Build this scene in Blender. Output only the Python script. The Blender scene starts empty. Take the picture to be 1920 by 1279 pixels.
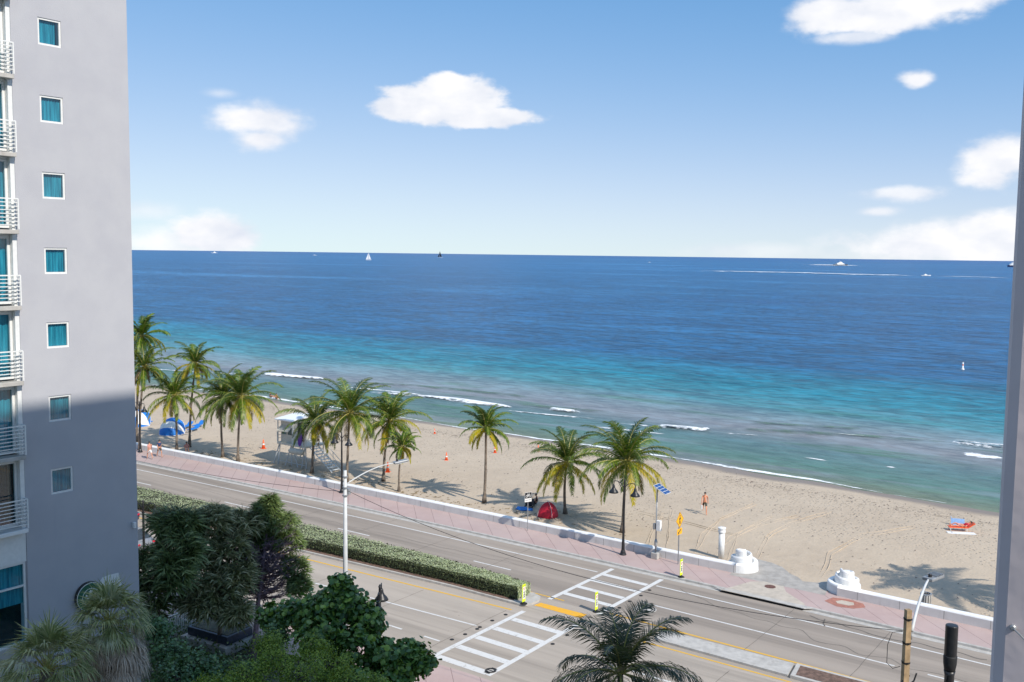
import bpy, bmesh, math, random
from mathutils import Vector, Matrix, noise
R = math.radians
sc = bpy.context.scene
col = sc.collection
# ------------------------------------------------------------------ camera
# world axes: x = seaward (u), y = along the coast to the left (v), z = up
H, FPX, YAW = 20.6, 1850.0, R(54)
ROLL = math.atan(0.0121)
PITCH = math.atan((639.5 - 475.6) * math.cos(ROLL) / FPX)
CR = Vector((1, 0, 0)); CF = Vector((0, math.cos(PITCH), -math.sin(PITCH))); CU = Vector((0, math.sin(PITCH), math.cos(PITCH)))
_c, _s = math.cos(ROLL), math.sin(ROLL)
right = _c * CR + _s * CU; up = -_s * CR + _c * CU
ROT = Matrix.Rotation(-YAW, 3, 'Z')
right, up, fwd = ROT @ right, ROT @ up, ROT @ CF
cam = bpy.data.cameras.new('camera'); camo = bpy.data.objects.new('camera', cam); col.objects.link(camo)
camo.matrix_world = Matrix(((right.x, up.x, -fwd.x, 0), (right.y, up.y, -fwd.y, 0), (right.z, up.z, -fwd.z, H), (0, 0, 0, 1)))
cam.sensor_width = 36; cam.lens = 36 * FPX / 1920; cam.clip_start = 0.1; cam.clip_end = 60000
sc.camera = camo
# ------------------------------------------------------------------ world
SUN_EL, SHADOW_AZ = R(41.5), R(12.6)           # shadows run towards +v, turned 12.6 deg towards the sea
tosun = Vector((-math.sin(SHADOW_AZ) * math.cos(SUN_EL), -math.cos(SHADOW_AZ) * math.cos(SUN_EL), math.sin(SUN_EL)))
sd = bpy.data.lights.new('sun', 'SUN'); sd.energy = 3.5; sd.angle = R(0.53); sd.color = (1.0, 0.935, 0.84)
so = bpy.data.objects.new('sun', sd); col.objects.link(so)
so.rotation_euler = tosun.to_track_quat('Z', 'Y').to_euler()
sc.view_settings.view_transform = 'Standard'; sc.view_settings.look = 'None'; sc.view_settings.gamma = 1
sc.view_settings.use_curve_mapping = False; sc.view_settings.exposure = 0.50

def ray(px, py):
    d = (px - 960) * right - (py - 639.5) * up + FPX * fwd
    return d.normalized()
def lin(r, g, b):
    f = lambda c: (c / 255 / 12.92) if c / 255 <= 0.04045 else ((c / 255 + 0.055) / 1.055) ** 2.4
    return (f(r), f(g), f(b), 1)

def build_world():
    w = bpy.data.worlds.new('World'); sc.world = w; w.use_nodes = True
    nt = w.node_tree; nt.nodes.clear(); N = nt.nodes.new; Lk = nt.links.new
    out = N('ShaderNodeOutputWorld'); bg = N('ShaderNodeBackground'); bg.inputs['Strength'].default_value = 0.13
    sky = N('ShaderNodeTexSky'); sky.sky_type = 'NISHITA'; sky.sun_disc = False
    sky.sun_elevation = SUN_EL; sky.sun_rotation = math.atan2(tosun.x, tosun.y)
    sky.altitude = 0; sky.air_density = 0.7; sky.dust_density = 0.0; sky.ozone_density = 3.0
    tc = N('ShaderNodeTexCoord'); sep = N('ShaderNodeSeparateXYZ'); Lk(tc.outputs['Generated'], sep.inputs[0])
    def M(op, a, b=None, c=None, clamp=False):
        m = N('ShaderNodeMath'); m.operation = op; m.use_clamp = clamp
        for i, v in enumerate((a, b, c)):
            if v is None: continue
            if isinstance(v, (int, float)): m.inputs[i].default_value = v
            else: Lk(v, m.inputs[i])
        return m.outputs[0]
    az = M('ARCTAN2', sep.outputs[1], sep.outputs[0]); el = M('ARCSINE', sep.outputs[2])
    # domain warp
    def noise_tex(scale, detail, rough, off=(0, 0, 0), squash=1.9):
        mp = N('ShaderNodeMapping'); Lk(tc.outputs['Generated'], mp.inputs[0]); mp.inputs['Scale'].default_value = (1, 1, squash); mp.inputs['Location'].default_value = off
        n = N('ShaderNodeTexNoise'); n.inputs['Scale'].default_value = scale; n.inputs['Detail'].default_value = detail; n.inputs['Roughness'].default_value = rough
        Lk(mp.outputs[0], n.inputs['Vector']); return n.outputs['Fac']
    n1 = M('SUBTRACT', noise_tex(9, 5, .55), .5); n2 = M('SUBTRACT', noise_tex(30, 5, .55, (3, 1, 2)), .5)
    n3 = M('SUBTRACT', noise_tex(14, 3, .5, (7, 5, 1)), .5)
    # clouds: (px, py, half width, half height, softness, noise amount)
    clouds = [(835, 190, 118, 46, .10, 1), (925, 222, 100, 22, .10, 1), (750, 205, 60, 26, .10, 1), (835, 158, 45, 22, .12, 1),
              (480, 225, 92, 38, .38, 1), (478, 262, 55, 26, .4, 1), (412, 175, 34, 10, .8, .6),
              (1640, 28, 145, 30, .25, 1), (1730, 5, 150, 24, .25, 1), (1560, 22, 85, 24, .35, 1), (1600, 70, 60, 12, .5, 1),
              (1721, 150, 32, 16, .35, 1), (1688, 362, 80, 15, .45, 1), (1645, 397, 36, 10, .6, 1),
              (1880, 300, 75, 42, .3, 1), (1850, 330, 50, 24, .35, 1),
              (395, 440, 84, 36, .25, .8), (330, 455, 95, 32, .5, .8), (275, 395, 60, 16, .9, .7),
              (1780, 460, 190, 42, .35, .8), (1880, 440, 110, 36, .3, .8), (1420, 472, 150, 16, .7, .8), (1650, 478, 160, 20, .7, .8)]
    tot = None
    for (px, py, hw, hh, soft, amt) in clouds:
        d = ray(px, py); ca, ce = math.atan2(d.y, d.x), math.asin(d.z)
        dx = M('MULTIPLY', M('SUBTRACT', az, ca), FPX / hw); dy = M('MULTIPLY', M('SUBTRACT', el, ce), FPX / hh)
        r = M('SQRT', M('ADD', M('MULTIPLY', dx, dx), M('MULTIPLY', dy, dy)))
        nz = M('MULTIPLY_ADD', n1, 1.5 * amt, M('MULTIPLY', n2, 1.05 * amt))
        v = M('ADD', M('SUBTRACT', 1.0, r), nz)
        mr = N('ShaderNodeMapRange'); mr.interpolation_type = 'SMOOTHERSTEP'; Lk(v, mr.inputs[0])
        mr.inputs[1].default_value = -soft * .5 - .06; mr.inputs[2].default_value = soft * 1.1 + .26
        o = M('MULTIPLY', mr.outputs[0], 1.0 if soft < .45 else (.8 if soft < .7 else .45))
        tot = o if tot is None else M('MAXIMUM', tot, o)
    # colour of the air column and of the clouds
    sp3 = N('ShaderNodeSeparateColor'); Lk(sky.outputs[0], sp3.inputs[0]); cb3 = N('ShaderNodeCombineColor')
    for i, (s_, t_, p_) in enumerate(((7.7, 1.16, 1.8), (4.75, .70, 1.0), (2.7, .76, 1.0))):     # the air's scattering, softly saturating like film
        c_ = M('POWER', sp3.outputs[i], p_); Lk(M('MAXIMUM', M('MULTIPLY', M('DIVIDE', c_, M('MULTIPLY_ADD', c_, t_, s_)), (5.35, 5.76, 5.5)[i]), (.85, 2.05, 4.0)[i]), cb3.inputs[i])  # lower bound brightens the unseen upper sky, added for more fill light
    cc = N('ShaderNodeMix'); cc.data_type = 'RGBA'
    sh = M('ADD', M('MULTIPLY_ADD', n3, 2.2, .55), M('MULTIPLY', n2, 1.2), clamp=True); Lk(sh, cc.inputs[0])
    cc.inputs[6].default_value = (4.2, 4.45, 5.0, 1); cc.inputs[7].default_value = (5.75, 5.7, 5.75, 1)
    ov = noise_tex(2.6, 6, .6, (2, 8, 3), 1.0); mr = N('ShaderNodeMapRange'); mr.interpolation_type = 'SMOOTHSTEP'; Lk(ov, mr.inputs[0]); mr.inputs[1].default_value = .49; mr.inputs[2].default_value = .65  # clouds overhead, out of view, added to lift the fill in shade
    m2 = N('ShaderNodeMapRange'); m2.interpolation_type = 'SMOOTHSTEP'; Lk(el, m2.inputs[0]); m2.inputs[1].default_value = .40; m2.inputs[2].default_value = .60
    tot = M('MAXIMUM', tot, M('MULTIPLY', mr.outputs[0], m2.outputs[0]))
    mx = N('ShaderNodeMix'); mx.data_type = 'RGBA'; Lk(tot, mx.inputs[0]); Lk(cb3.outputs[0], mx.inputs[6]); Lk(cc.outputs[2], mx.inputs[7])
    Lk(mx.outputs[2], bg.inputs['Color']); Lk(bg.outputs[0], out.inputs[0])
build_world()

# ------------------------------------------------------------------ placing helpers
def on(px, py, z=0.0):                     # pixel -> point at height z
    d = ray(px, py); t = (z - H) / d.z; return Vector((d.x * t, d.y * t, z))
def onv(px, py, v):                        # pixel -> point on the plane y = v
    d = ray(px, py); t = v / d.y; return Vector((d.x * t, v, H + d.z * t))
def shore(v):
    v = max(-200, min(v, 160)); return 91.1 + .112 * v - 6.87e-4 * v * v if v > 0 else 91.1 + .112 * v * .6
def zbeach(u, v):
    s = shore(v); a = (u - 70) / (s - 70)
    if a <= 0: return 0.0
    if u <= s: return -1.2 * a ** 1.4
    return -1.2 - (u - s) * .05
def onb(px, py):
    z = 0.0
    for _ in range(12):
        p = on(px, py, z); z = zbeach(p.x, p.y)
    return on(px, py, z)
def height_at(px, py, base):               # z of a pixel seen above a ground point
    d = ray(px, py); t = (base.x * fwd.x + base.y * fwd.y) / (d.x * fwd.x + d.y * fwd.y); return H + d.z * t
def C(v):
    if v > 90: return -.729 - .045 * (v - 90)
    return -4.9e-4 * v * v + .036 * v          # gentle bend of the seaward carriageway
def NB(v): return -max(0, v - 30) * .05              # bend of the landward carriageway

# ------------------------------------------------------------------ mesh helpers
class MB:
    def __init__(s): s.v = []; s.f = []; s.m = []; s.k = 0
    def add(s, vs, fs, m=None):
        b = len(s.v); s.v.extend(Vector(p) for p in vs); s.f.extend(tuple(i + b for i in f) for f in fs); s.m.extend([s.k if m is None else m] * len(fs)); return s
    def box(s, a, b, bev=0.0, rot=0.0, piv=None):
        x0, y0, z0 = a; x1, y1, z1 = b
        if bev <= 0:
            vs = [(x, y, z) for z in (z0, z1) for y in (y0, y1) for x in (x0, x1)]
            fs = [(0, 2, 3, 1), (4, 5, 7, 6), (0, 1, 5, 4), (2, 6, 7, 3), (0, 4, 6, 2), (1, 3, 7, 5)]
        else:
            bm = bmesh.new(); bmesh.ops.create_cube(bm, size=1)
            for q in bm.verts: q.co = Vector(((x0 + x1) / 2 + q.co.x * (x1 - x0), (y0 + y1) / 2 + q.co.y * (y1 - y0), (z0 + z1) / 2 + q.co.z * (z1 - z0)))
            bmesh.ops.bevel(bm, geom=bm.edges[:], offset=bev, segments=2, affect='EDGES', profile=.5)
            bm.verts.index_update(); vs = [q.co.copy() for q in bm.verts]; fs = [tuple(q.index for q in f.verts) for f in bm.faces]; bm.free()
        if rot:
            c = Vector(piv or ((x0 + x1) / 2, (y0 + y1) / 2, 0)); Rm = Matrix.Rotation(rot, 3, 'Z'); vs = [Rm @ (Vector(p) - c) + c for p in vs]
        return s.add(vs, fs)
    def tube(s, pts, rad, n=8, cap=True, flat=1.0):
        pts = [Vector(p) for p in pts]
        if not hasattr(rad, '__len__'): rad = [rad] * len(pts)
        vs = []; ref = None
        for i, p in enumerate(pts):
            t = (pts[min(i + 1, len(pts) - 1)] - pts[max(i - 1, 0)])
            t = t.normalized() if t.length > 1e-9 else Vector((0, 0, 1))
            if ref is None: ref = Vector((1, 0, 0)) if abs(t.x) < .9 else Vector((0, 1, 0))
            a = (ref - t * ref.dot(t)).normalized(); b = t.cross(a); ref = a
            for k in range(n):
                an = 2 * math.pi * k / n; vs.append(p + (a * math.cos(an) * flat + b * math.sin(an)) * rad[i])
        fs = [(i * n + k, i * n + (k + 1) % n, (i + 1) * n + (k + 1) % n, (i + 1) * n + k) for i in range(len(pts) - 1) for k in range(n)]
        if cap: fs += [tuple(range(n - 1, -1, -1)), tuple((len(pts) - 1) * n + k for k in range(n))]
        return s.add(vs, fs)
    def lathe(s, c, prof, n=16, cap=True):    # prof: (r, z)
        c = Vector(c); vs = [c + Vector((r * math.cos(2 * math.pi * k / n), r * math.sin(2 * math.pi * k / n), z)) for r, z in prof for k in range(n)]
        fs = [(i * n + k, i * n + (k + 1) % n, (i + 1) * n + (k + 1) % n, (i + 1) * n + k) for i in range(len(prof) - 1) for k in range(n)]
        if cap: fs += [tuple(range(n - 1, -1, -1)), tuple((len(prof) - 1) * n + k for k in range(n))]
        return s.add(vs, fs)
    def prism(s, poly, z0, z1):               # poly of (x, y), extruded
        n = len(poly); vs = [(x, y, z0) for x, y in poly] + [(x, y, z1) for x, y in poly]
        return s.add(vs, [tuple(range(n - 1, -1, -1)), tuple(range(n, 2 * n))] + [(i, (i + 1) % n, n + (i + 1) % n, n + i) for i in range(n)])
    def plate(s, poly, axis, a, b):           # poly in the two other axes, extruded along axis
        n = len(poly); mk = {0: lambda p, w: (w, p[0], p[1]), 1: lambda p, w: (p[0], w, p[1]), 2: lambda p, w: (p[0], p[1], w)}[axis]
        return s.add([mk(p, a) for p in poly] + [mk(p, b) for p in poly], [tuple(range(n - 1, -1, -1)), tuple(range(n, 2 * n))] + [(i, (i + 1) % n, n + (i + 1) % n, n + i) for i in range(n)])
    def build(s, name, mat, parent=None, smooth=False, M=None, loc=None):
        me = bpy.data.meshes.new(name); 
        vs = s.v if M is None else [M @ p for p in s.v]
        if loc is not None: vs = [p - Vector(loc) for p in vs]
        me.from_pydata([tuple(p) for p in vs], [], s.f)
        mats = mat if isinstance(mat, (list, tuple)) else [mat]
        for q in mats: me.materials.append(q)
        if any(s.m): me.polygons.foreach_set('material_index', s.m)
        if smooth: me.polygons.foreach_set('use_smooth', [True] * len(me.polygons))
        me.update()
        o = bpy.data.objects.new(name, me); col.objects.link(o)
        if parent is not None: o.parent = parent
        if loc is not None and parent is None: o.location = loc
        return o
def tag(o, label=None, cat=None, group=None, kind=None):
    for k, v in (('label', label), ('category', cat), ('group', group), ('kind', kind)):
        if v: o[k] = v
    return o
def thing(name, label, cat, loc=(0, 0, 0), rz=0.0, group=None):
    o = bpy.data.objects.new(name, None); col.objects.link(o); o.empty_display_size = .2
    o.location = loc; o.rotation_euler = (0, 0, rz); return tag(o, label, cat, group)
def copy_tree(o, parent=None):
    c = o.copy(); col.objects.link(c); c.parent = parent
    for ch in [q for q in col.objects if q.parent == o]: copy_tree(ch, c)
    return c
def text_mesh(txt, size):
    cu = bpy.data.curves.new('lettering', 'FONT'); cu.body = txt; cu.size = size; cu.align_x = 'CENTER'; cu.align_y = 'CENTER'; cu.extrude = .002
    o = bpy.data.objects.new('lettering', cu); col.objects.link(o); dg = bpy.context.evaluated_depsgraph_get(); dg.update()
    me = bpy.data.meshes.new_from_object(o.evaluated_get(dg)); bpy.data.objects.remove(o); return me

# ------------------------------------------------------------------ materials
def nmat(name):
    m = bpy.data.materials.new(name); m.use_nodes = True; nt = m.node_tree; return m, nt, nt.nodes['Principled BSDF']
def mixc(nt, fac, a, b, blend='MIX'):
    n = nt.nodes.new('ShaderNodeMix'); n.data_type = 'RGBA'; n.blend_type = blend
    for i, v in ((0, fac), (6, a), (7, b)):
        if isinstance(v, (int, float, tuple, list)): n.inputs[i].default_value = v
        else: nt.links.new(v, n.inputs[i])
    return n.outputs[2]
def math_(nt, op, a, b=None, c=None, clamp=False):
    m = nt.nodes.new('ShaderNodeMath'); m.operation = op; m.use_clamp = clamp
    for i, v in enumerate((a, b, c)):
        if v is None: continue
        if isinstance(v, (int, float)): m.inputs[i].default_value = v
        else: nt.links.new(v, m.inputs[i])
    return m.outputs[0]
def coords(nt, scale=(1, 1, 1), kind='Object', rot=(0, 0, 0)):
    tc = nt.nodes.new('ShaderNodeTexCoord'); mp = nt.nodes.new('ShaderNodeMapping'); mp.inputs['Scale'].default_value = scale; mp.inputs['Rotation'].default_value = rot
    nt.links.new(tc.outputs[kind], mp.inputs[0]); return mp.outputs[0]
def noise_(nt, vec, scale, detail=3, rough=.55, dist=0):
    n = nt.nodes.new('ShaderNodeTexNoise'); nt.links.new(vec, n.inputs['Vector']); n.inputs['Scale'].default_value = scale; n.inputs['Detail'].default_value = detail
    n.inputs['Roughness'].default_value = rough; n.inputs['Distortion'].default_value = dist; return n.outputs['Fac']
def ramp(nt, fac, stops, interp='LINEAR'):
    r = nt.nodes.new('ShaderNodeValToRGB'); nt.links.new(fac, r.inputs[0]); e = r.color_ramp.elements; r.color_ramp.interpolation = interp
    while len(e) < len(stops): e.new(.5)
    for q, (p, c) in zip(e, stops): q.position = p; q.color = c if hasattr(c, '__len__') else (c, c, c, 1)
    return r.outputs[0]
def rng(nt, v, a, b, c=0.0, d=1.0, kind='SMOOTHSTEP'):
    m = nt.nodes.new('ShaderNodeMapRange'); m.interpolation_type = kind; nt.links.new(v, m.inputs[0])
    for i, q in enumerate((a, b, c, d)): m.inputs[i + 1].default_value = q
    return m.outputs[0]
def bump(nt, bs, h, dist=.02, strength=1.0):
    b = nt.nodes.new('ShaderNodeBump'); b.inputs['Distance'].default_value = dist; b.inputs['Strength'].default_value = strength
    nt.links.new(h, b.inputs['Height']); nt.links.new(b.outputs[0], bs.inputs['Normal']); return b
def paint(name, c, rough=.5, var=.12, scale=6, metal=0.0, bmp=0.0, spec=.5, stain=None):
    m, nt, bs = nmat(name); c = tuple(c[:3]) + (1,)
    v = coords(nt); n = noise_(nt, v, scale, 4)
    lo = tuple(q * (1 - var) for q in c[:3]) + (1,); hi = tuple(min(1, q * (1 + var)) for q in c[:3]) + (1,)
    cc = mixc(nt, rng(nt, n, .3, .7), lo, hi)
    if stain: cc = mixc(nt, rng(nt, noise_(nt, coords(nt, (1, 1, .25)), 2.3, 5, .65), .52, .8, 0, .55), cc, stain)
    nt.links.new(cc, bs.inputs['Base Color']); bs.inputs['Roughness'].default_value = rough; bs.inputs['Metallic'].default_value = metal; bs.inputs['Specular IOR Level'].default_value = spec
    if bmp: bump(nt, bs, noise_(nt, v, scale * 8, 3), bmp)
    return m
def leafmat(name, cols, rough=.5, spec=.35, trans=.25):
    m, nt, bs = nmat(name); g = nt.nodes.new('ShaderNodeNewGeometry')
    st = [(i / max(1, len(cols) - 1), tuple(c[:3]) + (1,)) for i, c in enumerate(cols)]
    cc = ramp(nt, g.outputs['Random Per Island'], st)
    nt.links.new(cc, bs.inputs['Base Color']); bs.inputs['Roughness'].default_value = rough; bs.inputs['Specular IOR Level'].default_value = spec
    tr = nt.nodes.new('ShaderNodeBsdfTranslucent'); nt.links.new(mixc(nt, .5, cc, (.25, .3, .02, 1), 'ADD'), tr.inputs[0])
    ms = nt.nodes.new('ShaderNodeMixShader'); ms.inputs[0].default_value = trans
    nt.links.new(bs.outputs[0], ms.inputs[1]); nt.links.new(tr.outputs[0], ms.inputs[2]); nt.links.new(ms.outputs[0], nt.nodes['Material Output'].inputs[0])
    return m

MT = {}
MT['white'] = paint('white_paint', (.74, .74, .73), .55, .05, 3, stain=(.5, .48, .44, 1))
MT['frame'] = paint('window_frame_paint', (.72, .72, .70), .4, .04)
MT['black'] = paint('black_metal', (.018, .018, .02), .38, .2)
MT['grey_metal'] = paint('galvanised_metal', (.33, .34, .35), .45, .15, 5, .4)
MT['pole_white'] = paint('pale_concrete_pole', (.54, .55, .55), .6, .08, 2)
MT['yellow'] = paint('sign_yellow', (.85, .42, .01), .45, .04)
MT['lime'] = paint('fluorescent_yellow', (.72, .86, .02), .5, .04)
MT['red'] = paint('red_fabric', (.50, .008, .03), .6, .15)
MT['orange'] = paint('orange_plastic', (.85, .12, .025), .45, .08)
MT['blue'] = paint('blue_fabric', (.01, .17, .56), .6, .08)
MT['skin'] = paint('skin', (.50, .25, .16), .6, .1)
MT['tanskin'] = paint('sunburnt_skin', (.62, .26, .15), .6, .1)
MT['hair'] = paint('dark_hair', (.03, .02, .015), .6, .2)
MT['trunk'] = paint('palm_bark', (.17, .135, .105), .85, .35, 4, bmp=.01)
MT['dkbark'] = paint('dark_bark', (.075, .055, .06), .85, .3, 6)
MT['purple_twig'] = paint('bare_purple_twig', (.20, .145, .175), .8, .3, 6)
MT['wood'] = paint('weathered_wood', (.36, .25, .14), .8, .25, 3, stain=(.16, .10, .06, 1))
MT['concrete'] = paint('grey_concrete', (.44, .42, .39), .85, .12, 2.5, stain=(.25, .22, .19, 1))
MT['tower'] = paint('tower_panel', (.58, .55, .48), .6, .08)
MT['roofwhite'] = paint('white_roof', (.78, .80, .84), .4, .04)
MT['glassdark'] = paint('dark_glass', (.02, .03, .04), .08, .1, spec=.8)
MT['asphalt_black'] = paint('black_rubber', (.012, .012, .013), .7, .3)
MT['rust'] = paint('rusty_iron', (.13, .06, .045), .8, .3, 9)

def glass_mat():
    m, nt, bs = nmat('window_glass'); nt.nodes.remove(bs)
    t = nt.nodes.new('ShaderNodeBsdfTransparent'); t.inputs[0].default_value = (.42, .74, .80, 1)
    g = nt.nodes.new('ShaderNodeBsdfGlossy'); g.inputs['Roughness'].default_value = .03
    ms = nt.nodes.new('ShaderNodeMixShader'); ms.inputs[0].default_value = .10
    nt.links.new(t.outputs[0], ms.inputs[1]); nt.links.new(g.outputs[0], ms.inputs[2]); nt.links.new(ms.outputs[0], nt.nodes['Material Output'].inputs[0]); return m
MT['glass'] = glass_mat()
def curtain_mat():
    m, nt, bs = nmat('teal_curtain'); v = coords(nt, (1, 1, .05)); n = noise_(nt, v, 13, 2)
    nt.links.new(mixc(nt, rng(nt, n, .35, .65), (.06, .27, .35, 1), (.15, .50, .58, 1)), bs.inputs['Base Color']); bs.inputs['Roughness'].default_value = .9
    bump(nt, bs, n, .06); return m
MT['curtain'] = curtain_mat()
def stucco_mat():
    m, nt, bs = nmat('lavender_stucco'); v = coords(nt)
    n = noise_(nt, v, .6, 5, .6); n2 = noise_(nt, coords(nt, (1, 1, .12)), 1.5, 4, .6)
    c = mixc(nt, rng(nt, n, .3, .7), (.41, .41, .44, 1), (.445, .445, .468, 1)); c = mixc(nt, rng(nt, n2, .62, .8, 0, .35), c, (.36, .36, .41, 1))
    nt.links.new(c, bs.inputs['Base Color']); bs.inputs['Roughness'].default_value = .9; bs.inputs['Specular IOR Level'].default_value = .2
    bump(nt, bs, noise_(nt, v, 26, 3), .006); return m
MT['stucco'] = stucco_mat()

def sand_mat():
    m, nt, bs = nmat('beach_sand'); v = coords(nt); L = nt.links.new
    sep = nt.nodes.new('ShaderNodeSeparateXYZ'); L(v, sep.inputs[0])
    att = nt.nodes.new('ShaderNodeAttribute'); att.attribute_name = 'dshore'; ds = att.outputs['Fac']
    big = noise_(nt, v, .12, 4, .6); med = noise_(nt, v, .9, 4, .6); fine = noise_(nt, v, 7, 4, .7)
    c = mixc(nt, rng(nt, big, .3, .7), (.44, .36, .275, 1), (.49, .405, .31, 1))
    c = mixc(nt, rng(nt, med, .42, .75, 0, .5), c, (.53, .44, .34, 1))
    c = mixc(nt, rng(nt, fine, .35, .8, 0, .35), c, (.39, .30, .21, 1))
    # trampled dark grit, denser near the wrack line
    vor = nt.nodes.new('ShaderNodeTexVoronoi'); vor.inputs['Scale'].default_value = 2.6; L(coords(nt), vor.inputs['Vector']); vor.inputs['Randomness'].default_value = 1
    zone = math_(nt, 'MULTIPLY', rng(nt, ds, -26, -12), rng(nt, ds, -1.5, -6, 0, 1))
    zone = math_(nt, 'MAXIMUM', zone, rng(nt, noise_(nt, v, .07, 2), .48, .62))
    pit = rng(nt, vor.outputs['Distance'], .34, .12)
    pit = math_(nt, 'MULTIPLY', pit, zone)
    c = mixc(nt, math_(nt, 'MULTIPLY', pit, .3), c, (.30, .22, .15, 1))
    weed = math_(nt, 'MULTIPLY', rng(nt, noise_(nt, coords(nt, (1, .45, 1)), 3.2, 3, .6), .57, .67), math_(nt, 'MULTIPLY', rng(nt, ds, -10, -7.5), rng(nt, ds, -3.5, -5.5)))
    c = mixc(nt, math_(nt, 'MULTIPLY', weed, .7), c, (.12, .09, .06, 1))
    wob = math_(nt, 'MULTIPLY_ADD', noise_(nt, v, .09, 3), 5.0, -2.5)
    wet = rng(nt, math_(nt, 'ADD', ds, wob), -3.2, -1.0)
    c = mixc(nt, wet, c, (.235, .185, .145, 1))
    L(c, bs.inputs['Base Color']); L(math_(nt, 'MULTIPLY_ADD', wet, -.5, .95), bs.inputs['Roughness']); bs.inputs['Specular IOR Level'].default_value = .25
    # footprints, ruts and groomer lines
    h = math_(nt, 'ADD', math_(nt, 'MULTIPLY', med, .9), math_(nt, 'MULTIPLY', fine, .22))
    h = math_(nt, 'SUBTRACT', h, math_(nt, 'MULTIPLY', pit, .7))
    gl = noise_(nt, coords(nt, (3.0, .05, 1)), 1.0, 3, .6); h = math_(nt, 'ADD', h, math_(nt, 'MULTIPLY', gl, .35))
    h = math_(nt, 'MULTIPLY', h, math_(nt, 'SUBTRACT', 1, wet))
    bump(nt, bs, h, .10, .9); return m
MT['sand'] = sand_mat()

def water_mat():
    m, nt, bs = nmat('sea_water'); L = nt.links.new; v = coords(nt)
    sep = nt.nodes.new('ShaderNodeSeparateXYZ'); L(v, sep.inputs[0]); u, w = sep.outputs[0], sep.outputs[1]
    wc = math_(nt, 'MINIMUM', math_(nt, 'MAXIMUM', w, -60), 160)
    sh = math_(nt, 'ADD', math_(nt, 'MULTIPLY_ADD', wc, .112, 91.1), math_(nt, 'MULTIPLY', math_(nt, 'MULTIPLY', wc, wc), -6.87e-4))
    d = math_(nt, 'SUBTRACT', u, sh)
    wob = math_(nt, 'MULTIPLY_ADD', noise_(nt, coords(nt, (1, .35, 1)), .035, 4, .6), 24, -12)
    wob = math_(nt, 'MULTIPLY', wob, rng(nt, d, 5, 60))
    dd = math_(nt, 'ADD', d, wob)
    nrm = math_(nt, 'DIVIDE', dd, 200.0, clamp=True)
    c = ramp(nt, nrm, [(0, (.15, .175, .115, 1)), (.03, (.085, .165, .135, 1)), (.075, (.09, .16, .165, 1)), (.12, (.20, .21, .225, 1)), (.17, (.15, .215, .235, 1)), (.22, (.05, .19, .22, 1)),
                      (.31, (.006, .150, .200, 1)), (.40, (.004, .125, .195, 1)), (.50, (.003, .070, .155, 1)), (1, (.003, .065, .155, 1))])
    far = rng(nt, d, 250, 1500); c = mixc(nt, far, c, (.003, .082, .20, 1)); c = mixc(nt, rng(nt, d, 1500, 9000), c, (.005, .065, .20, 1))
    # sandbar and weed streaks, cat's paws
    st = noise_(nt, coords(nt, (1, .16, 1)), .22, 3, .55); near = rng(nt, d, 70, 10)
    c = mixc(nt, math_(nt, 'MULTIPLY', rng(nt, st, .56, .70), math_(nt, 'MULTIPLY', near, .75)), c, (.05, .14, .075, 1))
    c = mixc(nt, math_(nt, 'MULTIPLY', rng(nt, st, .43, .32), math_(nt, 'MULTIPLY', near, .5)), c, (.20, .22, .25, 1))
    band = noise_(nt, coords(nt, (1, .22, 1)), .02, 5, .6); c = mixc(nt, math_(nt, 'MULTIPLY', rng(nt, band, .5, .72), rng(nt, d, 90, 200, 0, .5)), c, (.028, .155, .31, 1))
    band2 = noise_(nt, coords(nt, (1, .3, 1), rot=(0, 0, .2)), .0045, 5, .65); c = mixc(nt, math_(nt, 'MULTIPLY', rng(nt, band2, .52, .68), rng(nt, d, 200, 500, 0, .6)), c, (.04, .18, .36, 1))
    c = mixc(nt, math_(nt, 'MULTIPLY', rng(nt, band2, .45, .3), rng(nt, d, 90, 300, 0, .55)), c, (.008, .05, .16, 1))
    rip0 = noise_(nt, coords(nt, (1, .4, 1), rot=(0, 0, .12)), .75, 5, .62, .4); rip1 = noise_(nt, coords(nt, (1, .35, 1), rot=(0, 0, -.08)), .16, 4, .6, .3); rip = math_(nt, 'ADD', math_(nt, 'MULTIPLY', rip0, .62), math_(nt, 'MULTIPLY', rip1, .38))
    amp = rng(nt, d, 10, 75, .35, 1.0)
    hi = mixc(nt, 1.0, mixc(nt, 1.0, c, (1.45, 1.65, 1.75, 1), 'MULTIPLY'), mixc(nt, rng(nt, d, 60, 150), (0, 0, 0, 1), (.0, .02, .05, 1)), 'ADD')  # ripple highlights and dark wave faces painted into the water colour
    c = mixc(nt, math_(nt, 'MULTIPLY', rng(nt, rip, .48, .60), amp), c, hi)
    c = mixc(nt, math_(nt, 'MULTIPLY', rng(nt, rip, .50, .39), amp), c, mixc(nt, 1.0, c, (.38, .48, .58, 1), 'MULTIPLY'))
    L(c, bs.inputs['Base Color']); bs.inputs['Roughness'].default_value = .32; bs.inputs['Specular IOR Level'].default_value = .11; bs.inputs['IOR'].default_value = 1.33
    hh = math_(nt, 'ADD', rip, math_(nt, 'MULTIPLY', noise_(nt, coords(nt, (1, .3, 1)), .16, 4, .55), 1.6))
    bump(nt, bs, hh, .45, 1.0); return m
MT['water'] = water_mat()

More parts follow.
